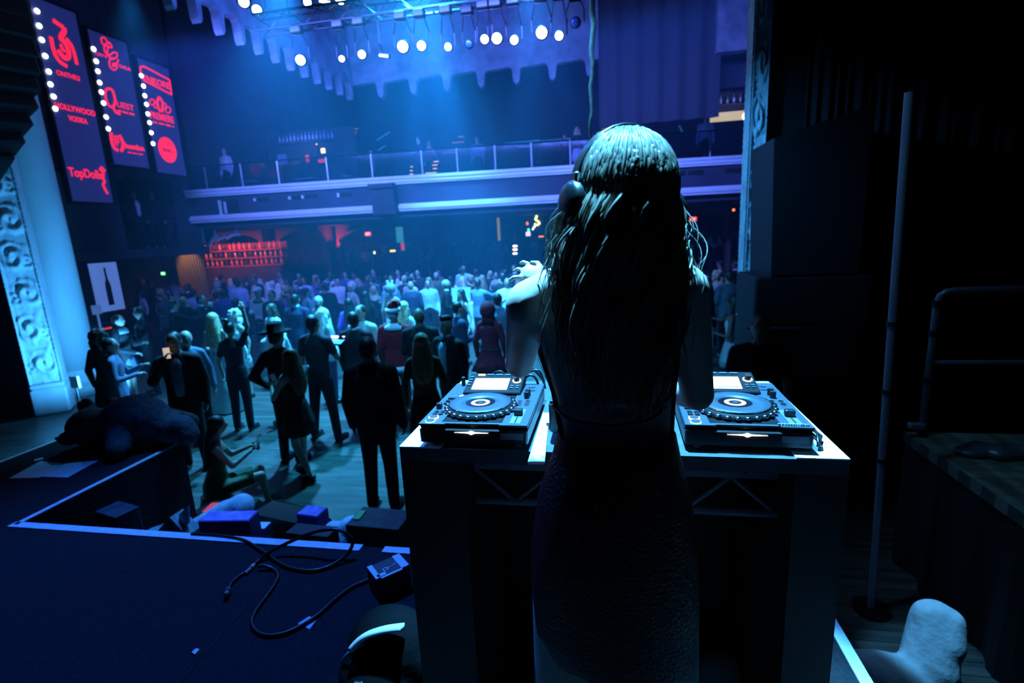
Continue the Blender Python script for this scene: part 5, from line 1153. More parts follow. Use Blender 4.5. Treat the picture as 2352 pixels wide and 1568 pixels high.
# ------------------------------------------------------------------ lit sponsor panels on the left wall
PX = -12.2
UY, UZ, UN = Vector((0, 1, 0)), Vector((0, 0, 1)), Vector((1, 0, 0))
pan_m = mat('panel_face', (.05, .05, .09), .5, 0, (.012, .018, .13), .8); pan_f = blackmetal
red = emis('sign_red', (1, .018, .075), 1.15); dotm = emis('lamp_blue_white', (.62, .78, 1), 9)
def P2(px, py): q = at_x(px, py, PX); return Vector((q.y, q.z))
def stroke(b, pts, r, c=None):
    # a flat ribbon following points given in the panel plane (y, z)
    P = spline([Vector((0, p[0], p[1])) for p in pts], 5) if len(pts) > 2 else [Vector((0, p[0], p[1])) for p in pts]
    n = len(P); L_ = []; R_ = []
    for i, p in enumerate(P):
        t = (P[min(i+1, n-1)]-P[max(i-1, 0)]).normalized(); s = Vector((0, -t.z, t.y))*r; L_.append(p+s); R_.append(p-s)
    for i in range(n-1):
        q = [L_[i], L_[i+1], R_[i+1], R_[i]]; o = Vector((PX+.03, 0, 0)); b.add([v+o for v in q]+[v+o+Vector((.012, 0, 0)) for v in q], [[3, 2, 1, 0], [4, 5, 6, 7], [0, 1, 5, 4], [1, 2, 6, 5], [2, 3, 7, 6], [3, 0, 4, 7]])
def sign(parent, s, x0, y0, x1, y1, hpx, shear=0, bold=.0, space=1.0, name='lettering'):
    # lettering whose base line centre runs from (x0, y0) to (x1, y1) in the photograph; hpx its height there
    a, c = P2(x0, y0), P2(x1, y1); m = (a+c)/2; h = abs(P2((x0+x1)/2, (y0+y1)/2-hpx/2).y-P2((x0+x1)/2, (y0+y1)/2+hpx/2).y)
    text(s, (PX+.032, m.x, m.y), UY, UZ, UN, abs(c.x-a.x), h, red, parent, name, shear, bold, space)
def tiny(parent, x0, y0, x1, y1, hpx, n=9):
    # a line of print too small to read: short uneven strokes
    a, c = P2(x0, y0), P2(x1, y1); h = abs(P2((x0+x1)/2, (y0+y1)/2-hpx/2).y-P2((x0+x1)/2, (y0+y1)/2+hpx/2).y); m = (a.y+c.y)/2; rr = random.Random(n); b = MB(); st = (c.x-a.x)/n
    for k in range(n):
        if k % 5 != 3: hh = h*(.6+.4*rr.random()); b.box((PX+.036, a.x+st*(k+.5), m-(h-hh)/2), (.012, st*.72, hh))
    b.build('small_print', red, parent)
def panel(label, tl, tr_, bl, br, dots):
    e = thing('sponsor_panel', label, 'lit panel', (0, 0, 0), 0, 'lit sponsor panels on the left wall')
    y0 = (P2(*tl).x+P2(*bl).x)/2; y1 = (P2(*tr_).x+P2(*br).x)/2; z1 = (P2(*tl).y+P2(*tr_).y)/2; z0 = (P2(*bl).y+P2(*br).y)/2
    b = MB(); b.box((PX, (y0+y1)/2, (z0+z1)/2), (.05, y1-y0, z1-z0)); b.build('face', pan_m, e)
    b = MB()
    for (c, d) in (((PX-.02, y0-.03, (z0+z1)/2), (.12, .06, z1-z0+.12)), ((PX-.02, y1+.03, (z0+z1)/2), (.12, .06, z1-z0+.12)), ((PX-.02, (y0+y1)/2, z0-.03), (.12, y1-y0, .06)), ((PX-.02, (y0+y1)/2, z1+.03), (.12, y1-y0, .06))): b.box(c, d)
    b.box((PX-.6, (y0+y1)/2, z1-.4), (1.15, .08, .08)); b.box((PX-.6, (y0+y1)/2, z0+.8), (1.15, .08, .08)); b.build('frame', pan_f, e)
    for px, py in dots:
        q = P2(px, py); b = MB(); b.smooth = True; b.ell((PX+.05, q.x, q.y), (.035, .052, .052), 14, 8); b.build('lamp', dotm, e)
    return e
p1 = panel('tallest lit panel, leftmost of the three sponsor panels on the wall', (62, -18), (180, 40), (162, 459), (252, 468), ((81, 26), (86, 60), (92, 92), (100, 129), (108, 165), (112, 194), (119, 222), (123, 250)))
p2 = panel('middle lit panel of the three, with a large Q word on it', (199, 52), (295, 116), (255, 373), (338, 389), ((211, 113), (217, 141), (221, 164), (225, 190), (229, 212), (234, 237), (240, 269), (245, 296)))
p3 = panel('shortest lit panel, nearest the balcony, with a filled red disc', (312, 125), (389, 167), (357, 392), (424, 407), ((321, 174), (326, 198), (329, 220), (333, 240), (336, 262), (340, 282), (344, 305), (348, 330)))
K = lambda x, y: (P2(x/6.533, y/6.533).x, P2(x/6.533, y/6.533).y)
b = MB()
stroke(b, [K(775, 305), K(860, 365), K(935, 415)], .045); stroke(b, [K(935, 410), K(945, 470), K(905, 540), K(900, 590), K(960, 650), K(1005, 750), K(1010, 850), K(960, 875), K(900, 820), K(850, 750)], .052)
stroke(b, [K(895, 665), K(915, 735), K(960, 775)], .032); stroke(b, [K(745, 555), K(770, 690), K(810, 820), K(880, 925), K(990, 1000)], .04); stroke(b, [K(970, 575), K(1050, 680), K(1095, 800), K(1135, 970)], .036)
b.build('emblem', red, p1)
sign(p1, 'ONTHR3', 126, 162, 181, 185, 11, bold=.02); sign(p1, 'HOLLYWOOD', 122, 236, 217, 266, 13, bold=.03); sign(p1, 'VODKA', 153, 265, 199, 285, 12, bold=.03); sign(p1, 'TopDolls', 153, 388, 234, 414, 26, bold=.02)
K = lambda x, y: (P2(x/3.267, y/3.267).x, P2(x/3.267, y/3.267).y)
b = MB(); b.smooth = False; q = K(760, 1275); stroke(b, [K(742, 1258), K(775, 1290)], .06); stroke(b, [K(768, 1295), K(765, 1330), K(775, 1365), K(765, 1385), K(785, 1430), K(800, 1455)], .026); b.build('emblem', red, p1)
K2 = lambda x, y: (P2(200+x/4.354, 60+y/4.354).x, P2(200+x/4.354, 60+y/4.354).y)
b = MB()
stroke(b, [K2(205, 185), K2(165, 120), K2(130, 125), K2(145, 180), K2(190, 200), K2(235, 215), K2(210, 165), K2(165, 190), K2(165, 250), K2(210, 310), K2(265, 325)], .016)
stroke(b, [K2(200, 215), K2(190, 260), K2(215, 290), K2(250, 265), K2(285, 270), K2(285, 310), K2(250, 330), K2(215, 340), K2(215, 400), K2(255, 440), K2(285, 420), K2(280, 380), K2(250, 375), K2(250, 405), K2(290, 370), K2(300, 335)], .016)
b.build('emblem', red, p2)
sign(p2, 'CITY', 215, 120, 245, 134, 6, bold=.02); sign(p2, 'GALA', 270, 148, 298, 163, 7, bold=.02)
b = MB(); stroke(b, [K2(265, 720), K2(245, 650), K2(205, 625), K2(172, 655), K2(180, 740), K2(220, 805), K2(260, 790), K2(270, 720)], .028); stroke(b, [K2(245, 800), K2(275, 860), K2(320, 880)], .028); b.build('emblem', red, p2)
sign(p2, 'UEST', 266, 238, 305, 250, 13, bold=.01); tiny(p2, 266, 252, 309, 265, 5, 14)
b = MB(); stroke(b, [K2(230, 1065), K2(235, 1150), K2(260, 1215), K2(300, 1245)], .04); stroke(b, [K2(310, 1090), K2(345, 1160), K2(345, 1220), K2(325, 1250)], .04); stroke(b, [K2(300, 1110), K2(265, 1100), K2(270, 1150), K2(305, 1165), K2(290, 1120), K2(270, 1170), K2(300, 1195)], .014); b.build('emblem', red, p2)
b = MB(); q0, q1 = P2(283, 335), P2(329, 344); n_ = 26; zz = (q0.y+q1.y)/2
stroke(b, [(q0.x+(q1.x-q0.x)*k/n_, zz+(.10 if k in (0, 1, 17) else .045)*math.sin(k*1.9)) for k in range(n_+1)], .014); b.build('script_line', red, p2); tiny(p2, 290, 347, 326, 357, 3, 13)
# framed word on the third panel
b = MB(); fr = [K2(520, 410), K2(560, 405), K2(815, 540), K2(835, 685), K2(560, 545), K2(525, 480)]
for i in range(6): stroke(b, [fr[i], fr[(i+1) % 6]], .022)
b.build('word_frame', red, p3); sign(p3, 'ENKORE', 326, 176, 388, 201, 15, bold=.03)
b = MB()
for (x, y, rr) in ((640, 760, 24), (680, 790, 24), (760, 800, 24), (800, 840, 26)):
    pts = [(x+rr*math.cos(a_*1.05), y+rr*1.2*math.sin(a_*1.05)) for a_ in range(7)]; stroke(b, [K2(*q) for q in pts], .014)
stroke(b, [K2(725, 860), K2(690, 780), K2(710, 715), K2(745, 770), K2(740, 860)], .035); b.build('emblem', red, p3)
sign(p3, 'PREMIERE', 342, 260, 397, 279, 15, bold=.02); tiny(p3, 348, 277, 397, 293, 4, 15)
b = MB(); cc = P2(382.5, 344.5); rx = abs(P2(402.5, 344.5).x-P2(363, 344.5).x)/2; rz2 = rx*1.12
b.prism([(rx*math.cos(k/48*2*math.pi), rz2*math.sin(k/48*2*math.pi)) for k in range(48)], (PX+.03, cc.x, cc.y), UY, UZ, UN, .01); b.build('disc', red, p3)
text('Inn.', (PX+.042, cc.x, cc.y), UY, UZ, UN, rx*1.0, rx*.42, emis('sign_dark_red', (.35, .0, .06), .8), p3, 'disc_lettering', bold=.02)

# ------------------------------------------------------------------ line array hanging at the far left
e = thing('line_array', 'curved black line array of speakers hanging at the upper left edge', 'speaker', (0, 0, 0))
arr = [(18, 18), (30, 70), (38, 120), (44, 165), (46, 210), (42, 255), (32, 300), (16, 345), (-6, 388)]
for k, (px, py) in enumerate(arr):
    q = at_y(px, py, 6.1); b = MB(); tilt = R(2+k*3.6); rot = Matrix.Rotation(-tilt*.8, 3, 'Y') @ Matrix.Rotation(R(-14), 3, 'Z')
    b.box(q+Vector((-.42, 0, 0)), (1.15, .55, .285), rot, bev=.03); cabn = b.build('cabinet', cabm, e)
    b = MB(); b.box(q+Vector((-.42, -.0, 0))+rot @ Vector((0, -.285, 0)), (1.02, .02, .22), rot); b.build('grille', vent_m, cabn)
    b = MB(); b.box(q+Vector((-.42, 0, 0))+rot @ Vector((.5, -.29, .1)), (.06, .03, .02), rot); b.build('handle', steel, cabn)
q = at_y(18, -30, 6.1); b = MB(); b.box((q.x-.42, 6.1, q.z), (1.0, .4, .08)); b.cyl((q.x-.42, 6.1, q.z), (q.x-.42, 6.1, 10.9), .02, 8); b.build('rigging_frame', steel, e)

# ------------------------------------------------------------------ truss and stage lamps
def truss(label, x0, x1, y, z):
    e = thing('lighting_truss', label, 'truss', ((x0+x1)/2, y, z)); Lh = (x1-x0)/2; s = .14
    for yy in (-s, s):
        for zz in (-s, s): b = MB(); b.cyl((-Lh, yy, zz), (Lh, yy, zz), .024, 8); b.build('chord', blackmetal, e)
    b = MB(); n = int(2*Lh/.35)
    for i in range(n):
        a0 = -Lh+2*Lh*i/n; a1 = -Lh+2*Lh*(i+1)/n; f = 1 if i % 2 else -1
        for yy in (-s, s): b.cyl((a0, yy, -s*f), (a1, yy, s*f), .01, 6)
        for zz in (-s, s): b.cyl((a0, -s*f, zz), (a1, s*f, zz), .01, 6)
    b.build('lattice', blackmetal, e)
    for xx in (-Lh*.8, Lh*.8): b = MB(); b.cyl((xx, 0, s), (xx, 0, 11-z), .012, 6); b.build('hanger', blackmetal, e)
TY = 10.0
truss('long black truss carrying the row of lamps', -6.6, .2, TY, 6.95); truss('upper black truss at the top edge of the picture', -7.6, -2.2, TY+.3, 8.15)
lens_m = emis('lamp_lens', (.82, .95, 1), 14); lens_v = emis('led_lens', (1, .75, .9), 6)
def lamp(label, px, py, y, rpx, ztruss, on=True, kind='head', roll=0):
    q = at_y(px, py, y); r = rpx*9.9/FPX; e = thing('stage_lamp', label, 'stage lamp', q, 0, 'stage lamps on the trusses')
    aim = (Vector((.3*q.x+.0, 0, EYE))-q).normalized() if kind == 'head' else Vector((.2, -.5, -.8)).normalized()
    rot = aim.to_track_quat('-Z', 'Y').to_matrix(); B = rot @ Vector((0, 0, 1))
    b = MB(); b.smooth = True; b.tube([B*.02, B*.05, B*.16, B*.30, B*.36], [r*1.12, r*1.22, r*1.3, r*1.15, r*.7], 18); b.build('lamp_head', blackmetal, e)
    b = MB(); b.smooth = True; b.ell((0, 0, 0), (r, r, r*.35), 20, 10, rot); b.build('lens', lens_m if on else mat('dark_lens', (.05, .1, .3), .1), e)
    top = ztruss-q.z-.14; w_ = r*1.6+.03
    b = MB(); b.tube([B*.18+Vector((-w_, 0, 0)), B*.18+Vector((-w_, 0, .22)), (-w_*.6, 0, max(top-.16, .3)), (w_*.6, 0, max(top-.16, .3)), B*.18+Vector((w_, 0, .22)), B*.18+Vector((w_, 0, 0))], .012, 6); b.build('yoke', blackmetal, e)
    b = MB(); b.box((0, 0, max(top-.08, .36)), (.22, .16, .14), bev=.02); b.cyl((0, TY-y, max(top, .42)), (0, 0, max(top-.1, .36)), .02, 8); b.build('clamp_base', blackmetal, e)
    return e
ROW = [(690, 138, 10, 'leftmost lamp of the lit row, large and oval'), (785, 135, 6, 'small lamp second from the left in the lit row'), (831, 125, 8, 'oval lamp third from the left in the lit row'), (925, 107, 11, 'large round lamp fourth in the lit row'), (968, 105, 9, 'round lamp with a beam below it'), (1029, 108, 7, 'small round lamp sixth in the lit row'),
       (1113, 90, 8, 'left lamp of the close pair at the centre right'), (1141, 88, 10, 'right lamp of the close pair at the centre right'), (1181, 92, 8, 'round lamp ninth in the lit row'), (1244, 75, 11, 'large round lamp second from the right end of the row'), (1284, 82, 8, 'rightmost lit lamp of the row')]
for px, py, r, lb in ROW: lamp('%s on the truss' % lb if len(lb.split()) < 12 else lb, px, py, TY-.12, r, 6.95)
for px, py, r, lb in ((560, 4, 11, 'upper one of the two oval lamps at the top left'), (590, 23, 10, 'lower one of the two oval lamps at the top left'), (706, 5, 8, 'oval lamp at the top edge right of the pair'), (782, -3, 11, 'lamp cut by the top edge left of the blue glow'), (900, -40, 16, 'lamp above the picture edge over the blue glow')): lamp(lb, px, py, TY+.2, r, 8.15)
lamp('unlit moving lamp hanging left of the pale rope', 1322, 52, TY, 9, 6.95, False); lamp('unlit lamp hanging between lit lamps at the middle of the row', 1077, 102, TY, 7, 6.95, False)
for (px, py, lb, k) in ((881, 128, 'short strip of pinkish diodes left of the large round lamp', 4), (746, 4, 'strip of pinkish diodes at the top edge', 5)):
    q = at_y(px, py, TY if px > 800 else TY+.3); e = thing('led_bar', lb, 'LED bar', q, 0, 'LED bars on the trusses'); b = MB(); b.box((0, .05, .02), (.05*k, .08, .06), Matrix.Rotation(R(12), 3, 'Y'), bev=.008); b.build('housing', blackmetal, e)
    for i in range(k): x = (i-(k-1)/2)*.045; b = MB(); b.ell((x, 0, -.22*x), .022, 10, 6); b.build('diode', lens_v, e)
    b = MB(); b.tube([(0, .05, .03), (0, -.14, .16), (0, -.14, (6.95 if px > 800 else 8.15)-q.z)], .012, 6); b.build('hanger', blackmetal, e)
for (px, py, lb, sz) in ((614, 202, 'tiny blue lamp on the wall above the upper bar, left one', .05), (641, 197, 'tiny pale lamp on the wall above the upper bar, right one', .06), (607, 286, 'small cyan lamp above the balcony bar', .08)):
    q = at_y(px, py, 21.5); e = thing('wall_lamp', lb, 'lamp', q); b = MB(); b.ell((0, 0, 0), sz, 12, 8); b.build('globe', emis('blue_globe', (.2, .4, 1), 1.2), e); b = MB(); b.cyl((0, 0, 0), (0, 6.6, 0), .012, 6); b.build('arm', blackmetal, e)

# ------------------------------------------------------------------ exit signs
def exit_sign(label, px, py, yy, col, w_, back=None):
    q = at_y(px, py, yy); e = thing('exit_sign', label, 'exit sign', q, 0, 'lit exit signs'); h = w_*.62
    b = MB(); b.box((0, .03, 0), (w_*1.12, .06, h*1.15), bev=.01); b.build('case', blackmetal, e)
    b = MB(); b.box((0, -.004, 0), (w_, .01, h)); b.build('lit_face', emis('exit_'+col, {'red': (1, .03, .03), 'green': (.05, 1, .2)}[col], 1.5), e)
    text('EXIT', (0, -.010, 0), (1, 0, 0), (0, 0, 1), (0, -1, 0), w_*.74, h*.55, emis('exit_letters_'+col, {'red': (1, .5, .45), 'green': (.6, 1, .7)}[col], 3), e)
    b = MB(); b.cyl((0, .03, 0), (0, .03, (2.62-q.z if px == 375 else 3.43-q.z if q.z < 3.4 else 5.1-q.z)), .012, 6); b.build('stem', blackmetal, e)
exit_sign('green exit sign under the opera box at the left', 375, 628, 14.6, 'green', .16); exit_sign('red exit sign under the balcony left of the middle', 845, 537, 20.5, 'red', .26)
exit_sign('red exit sign under the balcony right of the DJ', 1592, 503, 20.5, 'red', .26); exit_sign('green exit sign on the balcony right of the DJ head', 1508, 313, 22.0, 'green', .25)

# ------------------------------------------------------------------ under the balcony: arches, bar, neon
wallm = mat('brown_wall', (.06, .045, .04), .8, var=.3, scale=2)
archm = mat('arch_plaster', (.09, .05, .045), .8)
b = MB(); b.box((-6, 24.4, 2.2), (26, .2, 2.6)); struct(b, 'wall_under_balcony', wallm)
for k, (px, lb) in enumerate(((545, 'leftmost dark arch at the left under the balcony'), (690, 'dark arch second from the left under the balcony'), (832, 'arch lit red under the balcony'), (1600, 'dark arch under the balcony right of the DJ'))):
    q = at_y(px, 540, 19.2); e = thing('arch', lb, 'arch', (q.x, 19.2, 0), 0, 'arches under the balcony')
    pts = [(-1.1, 3.42), (-1.1, 2.75)]+[(-1.05*math.cos(a_/12*math.pi), 2.75+.5*math.sin(a_/12*math.pi)) for a_ in range(13)]+[(1.1, 2.75), (1.1, 3.42)]
    b = MB(); b.prism(pts, (0, 0, 0), (1, 0, 0), (0, 0, 1), (0, 1, 0), .5); b.build('arch_band', archm, e)
    for s in (-1, 1): b = MB(); b.box((s*1.08, .25, 1.8), (.14, .4, 1.9)); b.build('post', wallm, e)
spot('arch_red', at_y(765, 575, 18.9), at_y(775, 505, 19.6), 120, (1, .03, .05), 80, .6, .05)
spot('arch_amber', at_y(868, 540, 19.5), at_y(850, 505, 20.2), 30, (1, .5, .2), 80, .6, .05)
# bar under the balcony at the left
q0, q1 = at_y(470, 640, 18.6), at_y(660, 640, 18.6)
bar = thing('bar_shelf', 'red lit back bar with glass shelves under the balcony at the left', 'bar', ((q0.x+q1.x)/2, 18.4, .9)); bw = q1.x-q0.x
b = MB(); b.box((0, .1, .55), (bw, .4, 1.1)); b.build('counter', wallm, bar)
b = MB(); b.box((0, .5, 1.2), (bw, .05, 1.6)); b.build('back_panel', mat('bar_back', (.12, .03, .035), .4), bar)
for z in (1.12, 1.42, 1.72): b = MB(); b.box((0, .33, z), (bw*.96, .3, .03)); b.build('shelf', mat('shelf_glass', (.3, .1, .09), .2), bar)
area('bar_glow', ((q0.x+q1.x)/2, 18.0, 3.1), ((q0.x+q1.x)/2, 18.7, 1.9), 60, (1, .12, .10), bw*.8, .15, 160)
bots = [mat('bottle_amber', (.5, .16, .03), .1, 0, (1, .2, .05), .15), mat('bottle_pink', (.6, .12, .2), .1, 0, (1, .1, .2), .15), mat('bottle_clear', (.5, .5, .6), .1), mat('bottle_dark', (.05, .05, .05), .1)]
def bottle(label, loc, m, h=.28, group='bottles on the lower bar'):
    e = thing('bottle', label, 'bottle', loc, 0, group); k = h/.28
    obj_m('glass', simple('bottle_body', lambda b: b.tube([(0, 0, 0), (0, 0, .17), (0, 0, .20), (0, 0, .26)], [.038, .038, .015, .013], 12)), e, m)
    obj_m('cap', simple('bottle_cap', lambda b: b.tube([(0, 0, .26), (0, 0, .285)], [.016, .016], 10)), e, m); e.scale = (k, k, k); return e
rb = random.Random(5)
for j, z in enumerate((1.15, 1.45, 1.75)):
    for i in range(16):
        m = rb.choice(bots); bottle('%s bottle, %s from left end of %s bar shelf' % ({'bottle_amber': 'amber', 'bottle_pink': 'pink', 'bottle_clear': 'clear', 'bottle_dark': 'dark'}[m.name], ['first', 'second', 'third', 'fourth', 'fifth', 'sixth', 'seventh', 'eighth', 'ninth', 'tenth', 'eleventh', 'twelfth', 'thirteenth', 'fourteenth', 'fifteenth', 'sixteenth'][i], ('lowest', 'middle', 'top')[j]), ((q0.x+q1.x)/2-bw*.45+bw*.9*i/15+rb.uniform(-.02, .02), 18.68, .9+z), m, rb.uniform(.24, .30))
# pale scroll garland over the bar
b = MB(); b.smooth = True
for (x, y, r) in ((482, 562, .1), (486, 553, .12), (492, 546, .12), (500, 549, .1), (498, 541, .1), (508, 546, .09), (515, 541, .1), (522, 546, .08), (528, 541, .09), (535, 537, .09), (542, 538, .08), (549, 537, .09), (554, 536, .07)):
    q = at_y(x, y, 17.6); b.ell(q, (r*.8, .06, r), 12, 8)
b.cyl(at_y(484, 552, 17.6), at_y(553, 536, 17.6), .05, 8)
for px, py in ((495, 548), (545, 538)): q = at_y(px, py, 17.6); b.cyl(q, (q.x, q.y, 3.44), .045, 8)
gm = remesh(b, .035, 2); tag(link('scroll_ornament', gm), 'pale blue scroll ornament on the left corner below the balcony', 'ornament'); gm.materials.append(whitepaint)
spot('ornament_light', at_y(520, 600, 16.8), at_y(515, 545, 17.6), 26, (.12, .2, 1), 90, .7, .05)
# tan slatted screen under the opera box
q = at_y(438, 610, 16.6); e = thing('slat_screen', 'tan vertical slat screen left of the red lit bar', 'screen', (q.x, 16.6, 0))
for k in range(12): b = MB(); b.box((-.55+k*.1, 0, 1.3), (.06, .05, 2.6)); b.build('slat', mat('tan_wood', (.30, .20, .10), .6), e)
spot('screen_light', (q.x, 15.9, 2.75), (q.x, 16.6, 2.2), 30, (1, .6, .25), 80, .6, .05)
# neon figure, lit signs and screens under the balcony
def glow_thing(name, label, cat, px, py, yy, d, col, s, z_to=None):
    q = at_y(px, py, yy); e = thing(name, label, cat, q); b = MB(); b.box((0, 0, 0), d, bev=min(d)*.3); b.build('lit_face', emis('%s_%d_%d' % (name, px, py), col, s), e)
    b = MB(); b.box((0, d[1]*.5+.02, 0), (d[0]*1.1, .04, d[2]*1.08)); b.build('case', blackmetal, e)
    b = MB(); b.box((0, d[1]*.5+.03, (.9-q.z)/2 if z_to is None else (z_to-q.z)/2), (.05, .04, abs((.9 if z_to is None else z_to)-q.z))); b.build('stand', blackmetal, e); return e
e = glow_thing('banner', 'teal lit banner hanging under the balcony at the middle', 'banner', 918, 539, 20.0, (.30, .03, .62), (.05, .35, .45), .55)
glow_thing('light_column', 'tall yellow green lit column left of the neon', 'lamp', 1145, 520, 21.5, (.11, .05, 1.15), (.35, .32, .05), .5)
glow_thing('small_sign', 'small pinkish white screen below the neon figure', 'screen', 1213, 537, 21.0, (.19, .03, .17), (.75, .6, .95), 1.4)
glow_thing('small_sign', 'orange lit strip right of the pinkish screen', 'lamp', 1243, 543, 21.0, (.2, .03, .06), (1, .25, .05), 1.4)
glow_thing('candle_light', 'amber table light at the middle of the crowd', 'lamp', 902, 576, 19.0, (.22, .04, .07), (1, .55, .1), 2.2)
glow_thing('candle_light', 'dim red sign beside the teal banner', 'lamp', 925, 566, 19.4, (.14, .04, .3), (.8, .08, .03), .5)
glow_thing('candle_light', 'tiny yellow light left of the amber table light', 'lamp', 860, 580, 19.0, (.07, .04, .1), (1, .9, .5), 2)
for k, y in enumerate((565, 573, 582)): glow_thing('step_light', '%s of the three white step lights left of the DJ' % ('top', 'middle', 'bottom')[k], 'lamp', 1183, y, 17.2, (.15, .04, .06), (1, .92, .85), 2.6)
q = at_y(1232, 512, 21.2); e = thing('neon_figure', 'yellow green neon shape behind the crowd left of the DJ', 'neon sign', q)
b = MB(); b.smooth = True; b.tube(spline([Vector(p) for p in ((-.02, 0, .38), (.02, 0, .25), (-.03, 0, .15), (.08, 0, .05), (.12, 0, -.02), (.03, 0, -.08), (-.08, 0, -.03))], 5), .035, 8); b.build('tube', emis('neon_yellow', (.85, 1, .25), 3), e)
b = MB(); b.tube([(-.03, 0, -.08), (-.12, 0, -.18), (-.17, 0, -.26)], .03, 8); b.build('lower_tube', emis('neon_white', (.9, 1, .7), 3), e)
b = MB(); b.box((0, .1, .1), (.5, .05, .9)); b.box((0, .1, -.9), (.08, .05, 1.3)); b.build('backing', black, e)
for (px, py, c, lb) in ((1211, 513, (1, .15, .03), 'small orange lamp left of the neon shape'), (1214, 528, (.1, 1, .7), 'small green lamp left of the neon shape')): glow_thing('spot_lamp', lb, 'lamp', px, py, 21.1, (.08, .05, .12), c, 2)
spot('lobby_warm', at_y(1200, 480, 22.8), at_y(1200, 560, 22.8), 25, (1, .6, .25), 100, .7, .1)
b = MB(); q = at_y(1685, 482, 20); e = thing('spot_lamp', 'tiny orange lamp under the balcony beside the right pilaster', 'lamp', q); b.ell((0, 0, 0), .05, 10, 6); b.build('bulb', emis('orange_bulb', (1, .2, .05), 2), e); b = MB(); b.cyl((0, 0, 0), (0, 0, 3.42-q.z), .01, 6); b.build('stem', blackmetal, e)

# ------------------------------------------------------------------ on the balcony: bars, stairs, rails
q0, q1 = at_y(630, 330, 18.9), at_y(760, 330, 18.9); ub = thing('upper_bar', 'upper bar with bottle shelf behind the balcony rail at the left', 'bar', ((q0.x+q1.x)/2, 19.2, 4.45)); bw2 = q1.x-q0.x
b = MB(); b.box((0, -.3, .55), (bw2*1.5, .3, 1.1)); b.build('counter', darkwall, ub)
zs = at_y(690, 327, 19.2).z-4.45
b = MB(); b.box((0, 0, zs), (bw2, .3, .05)); b.build('shelf', darkwall, ub); b = MB(); b.box((0, .3, 1.3), (bw2*1.6, .05, 2.6)); b.build('back_panel', darkwall, ub)
blue_b = mat('bottle_blue', (.4, .45, .8), .15)
for i in range(15): bottle('%s bottle, counted from the left, on the upper bar shelf' % ['first', 'second', 'third', 'fourth', 'fifth', 'sixth', 'seventh', 'eighth', 'ninth', 'tenth', 'eleventh', 'twelfth', 'thirteenth', 'fourteenth', 'fifteenth'][i], ((q0.x+q1.x)/2-bw2*.47+bw2*.94*i/14, 19.18, 4.45+zs+.03), blue_b, rb.uniform(.22, .34), 'bottles on the upper bar')
spot('upper_bar_light', at_y(690, 350, 18.3), at_y(690, 318, 19.2), 40, (.3, .4, 1), 100, .7, .1)
for (px, py, d, col, s, lb) in ((742, 346, (.16, .04, .17), (1, .75, .35), 2.5, 'warm lit bottle niche at the right end of the upper bar'), (741, 369, (.34, .04, .12), (1, .03, .04), .9, 'red lit counter front at the right end of the upper bar'), (706, 364, (.13, .04, .26), (.9, .03, .06), .6, 'red glowing cooler below the upper bar shelf'), (727, 331, (.05, .04, .05), (1, .7, .3), 1.6, 'tiny amber lamp under the upper bar shelf')):
    glow_thing('bar_light', lb, 'lamp', px, py, 18.75, d, col, s, 4.45)
e0 = at_y(648, 366, 18.7); e = thing('menu_board', 'pale blue lit board below the upper bar shelf', 'board', e0); b = MB(); b.box((0, 0, 0), (.38, .04, .36), bev=.01); b.build('board', mat('pale_board', (.3, .33, .5), .6), e); b = MB(); b.box((0, .03, (4.45-e0.z)/2), (.06, .03, e0.z-4.45)); b.build('stand', blackmetal, e)
# lit stair treads
tread_m = emis('warm_tread', (.9, .5, .28), .22); tread_hot = emis('warm_tread_bright', (1, .7, .4), 1.6)
def stairs(label, pts, yy, m, wpx):
    q = at_y(pts[0][0], pts[0][1], yy); e = thing('lit_stairs', label, 'stairs', q, 0, 'stairs with lit treads on the balcony')
    for k, (x, y, w_) in enumerate(pts):
        t = at_y(x, y, yy+.15*k)-q; wd = w_*yy*1.02/FPX; b = MB(); b.box(t+Vector((0, .1, -.04)), (wd, .3, .05)); st = b.build('tread', darkwall, e); b = MB(); b.box(t+Vector((0, -.06, -.02)), (wd, .02, .025)); b.build('nosing_light', m, st)
    z0 = min(at_y(x, y, yy).z for x, y, w_ in pts)-q.z; b = MB()
    for s in (-1, 1):
        a0 = at_y(pts[0][0], pts[0][1], yy)-q; a1 = at_y(pts[-1][0], pts[-1][1], yy+.15*len(pts))-q; b.box((a0.x+s*.2, .2, (4.46-q.z)/2-.05), (.06, .3, abs(q.z-4.46)))
    b.build('stringer', darkwall, e)
stairs('faint lit stairs right of the upper bar', [(805, 309, 30), (806, 303, 32), (810, 296, 30)], 20.4, tread_m, 30)
stairs('faint lit stairs at the balcony centre left', [(1034, 350, 34), (1042, 339, 30), (1052, 326, 28), (1060, 313, 14)], 20.4, tread_m, 30)
stairs('faint lit stairs beside the pale rope', [(1376, 318, 40), (1385, 310, 44), (1395, 302, 44), (1403, 293, 40)], 20.4, tread_m, 30)
stairs('bright lit steps low behind the balcony rail', [(991, 396, 26), (1000, 386, 9), (1000, 378, 12), (1003, 370, 12)], 18.0, tread_hot, 20)
stairs('small bright steps left of the bright lit steps', [(946, 399, 8), (946, 391, 6), (947, 382, 5)], 18.0, tread_hot, 20)
railm = mat('teal_rail', (.1, .45, .55), .3, .3, (.02, .25, .35), .25)
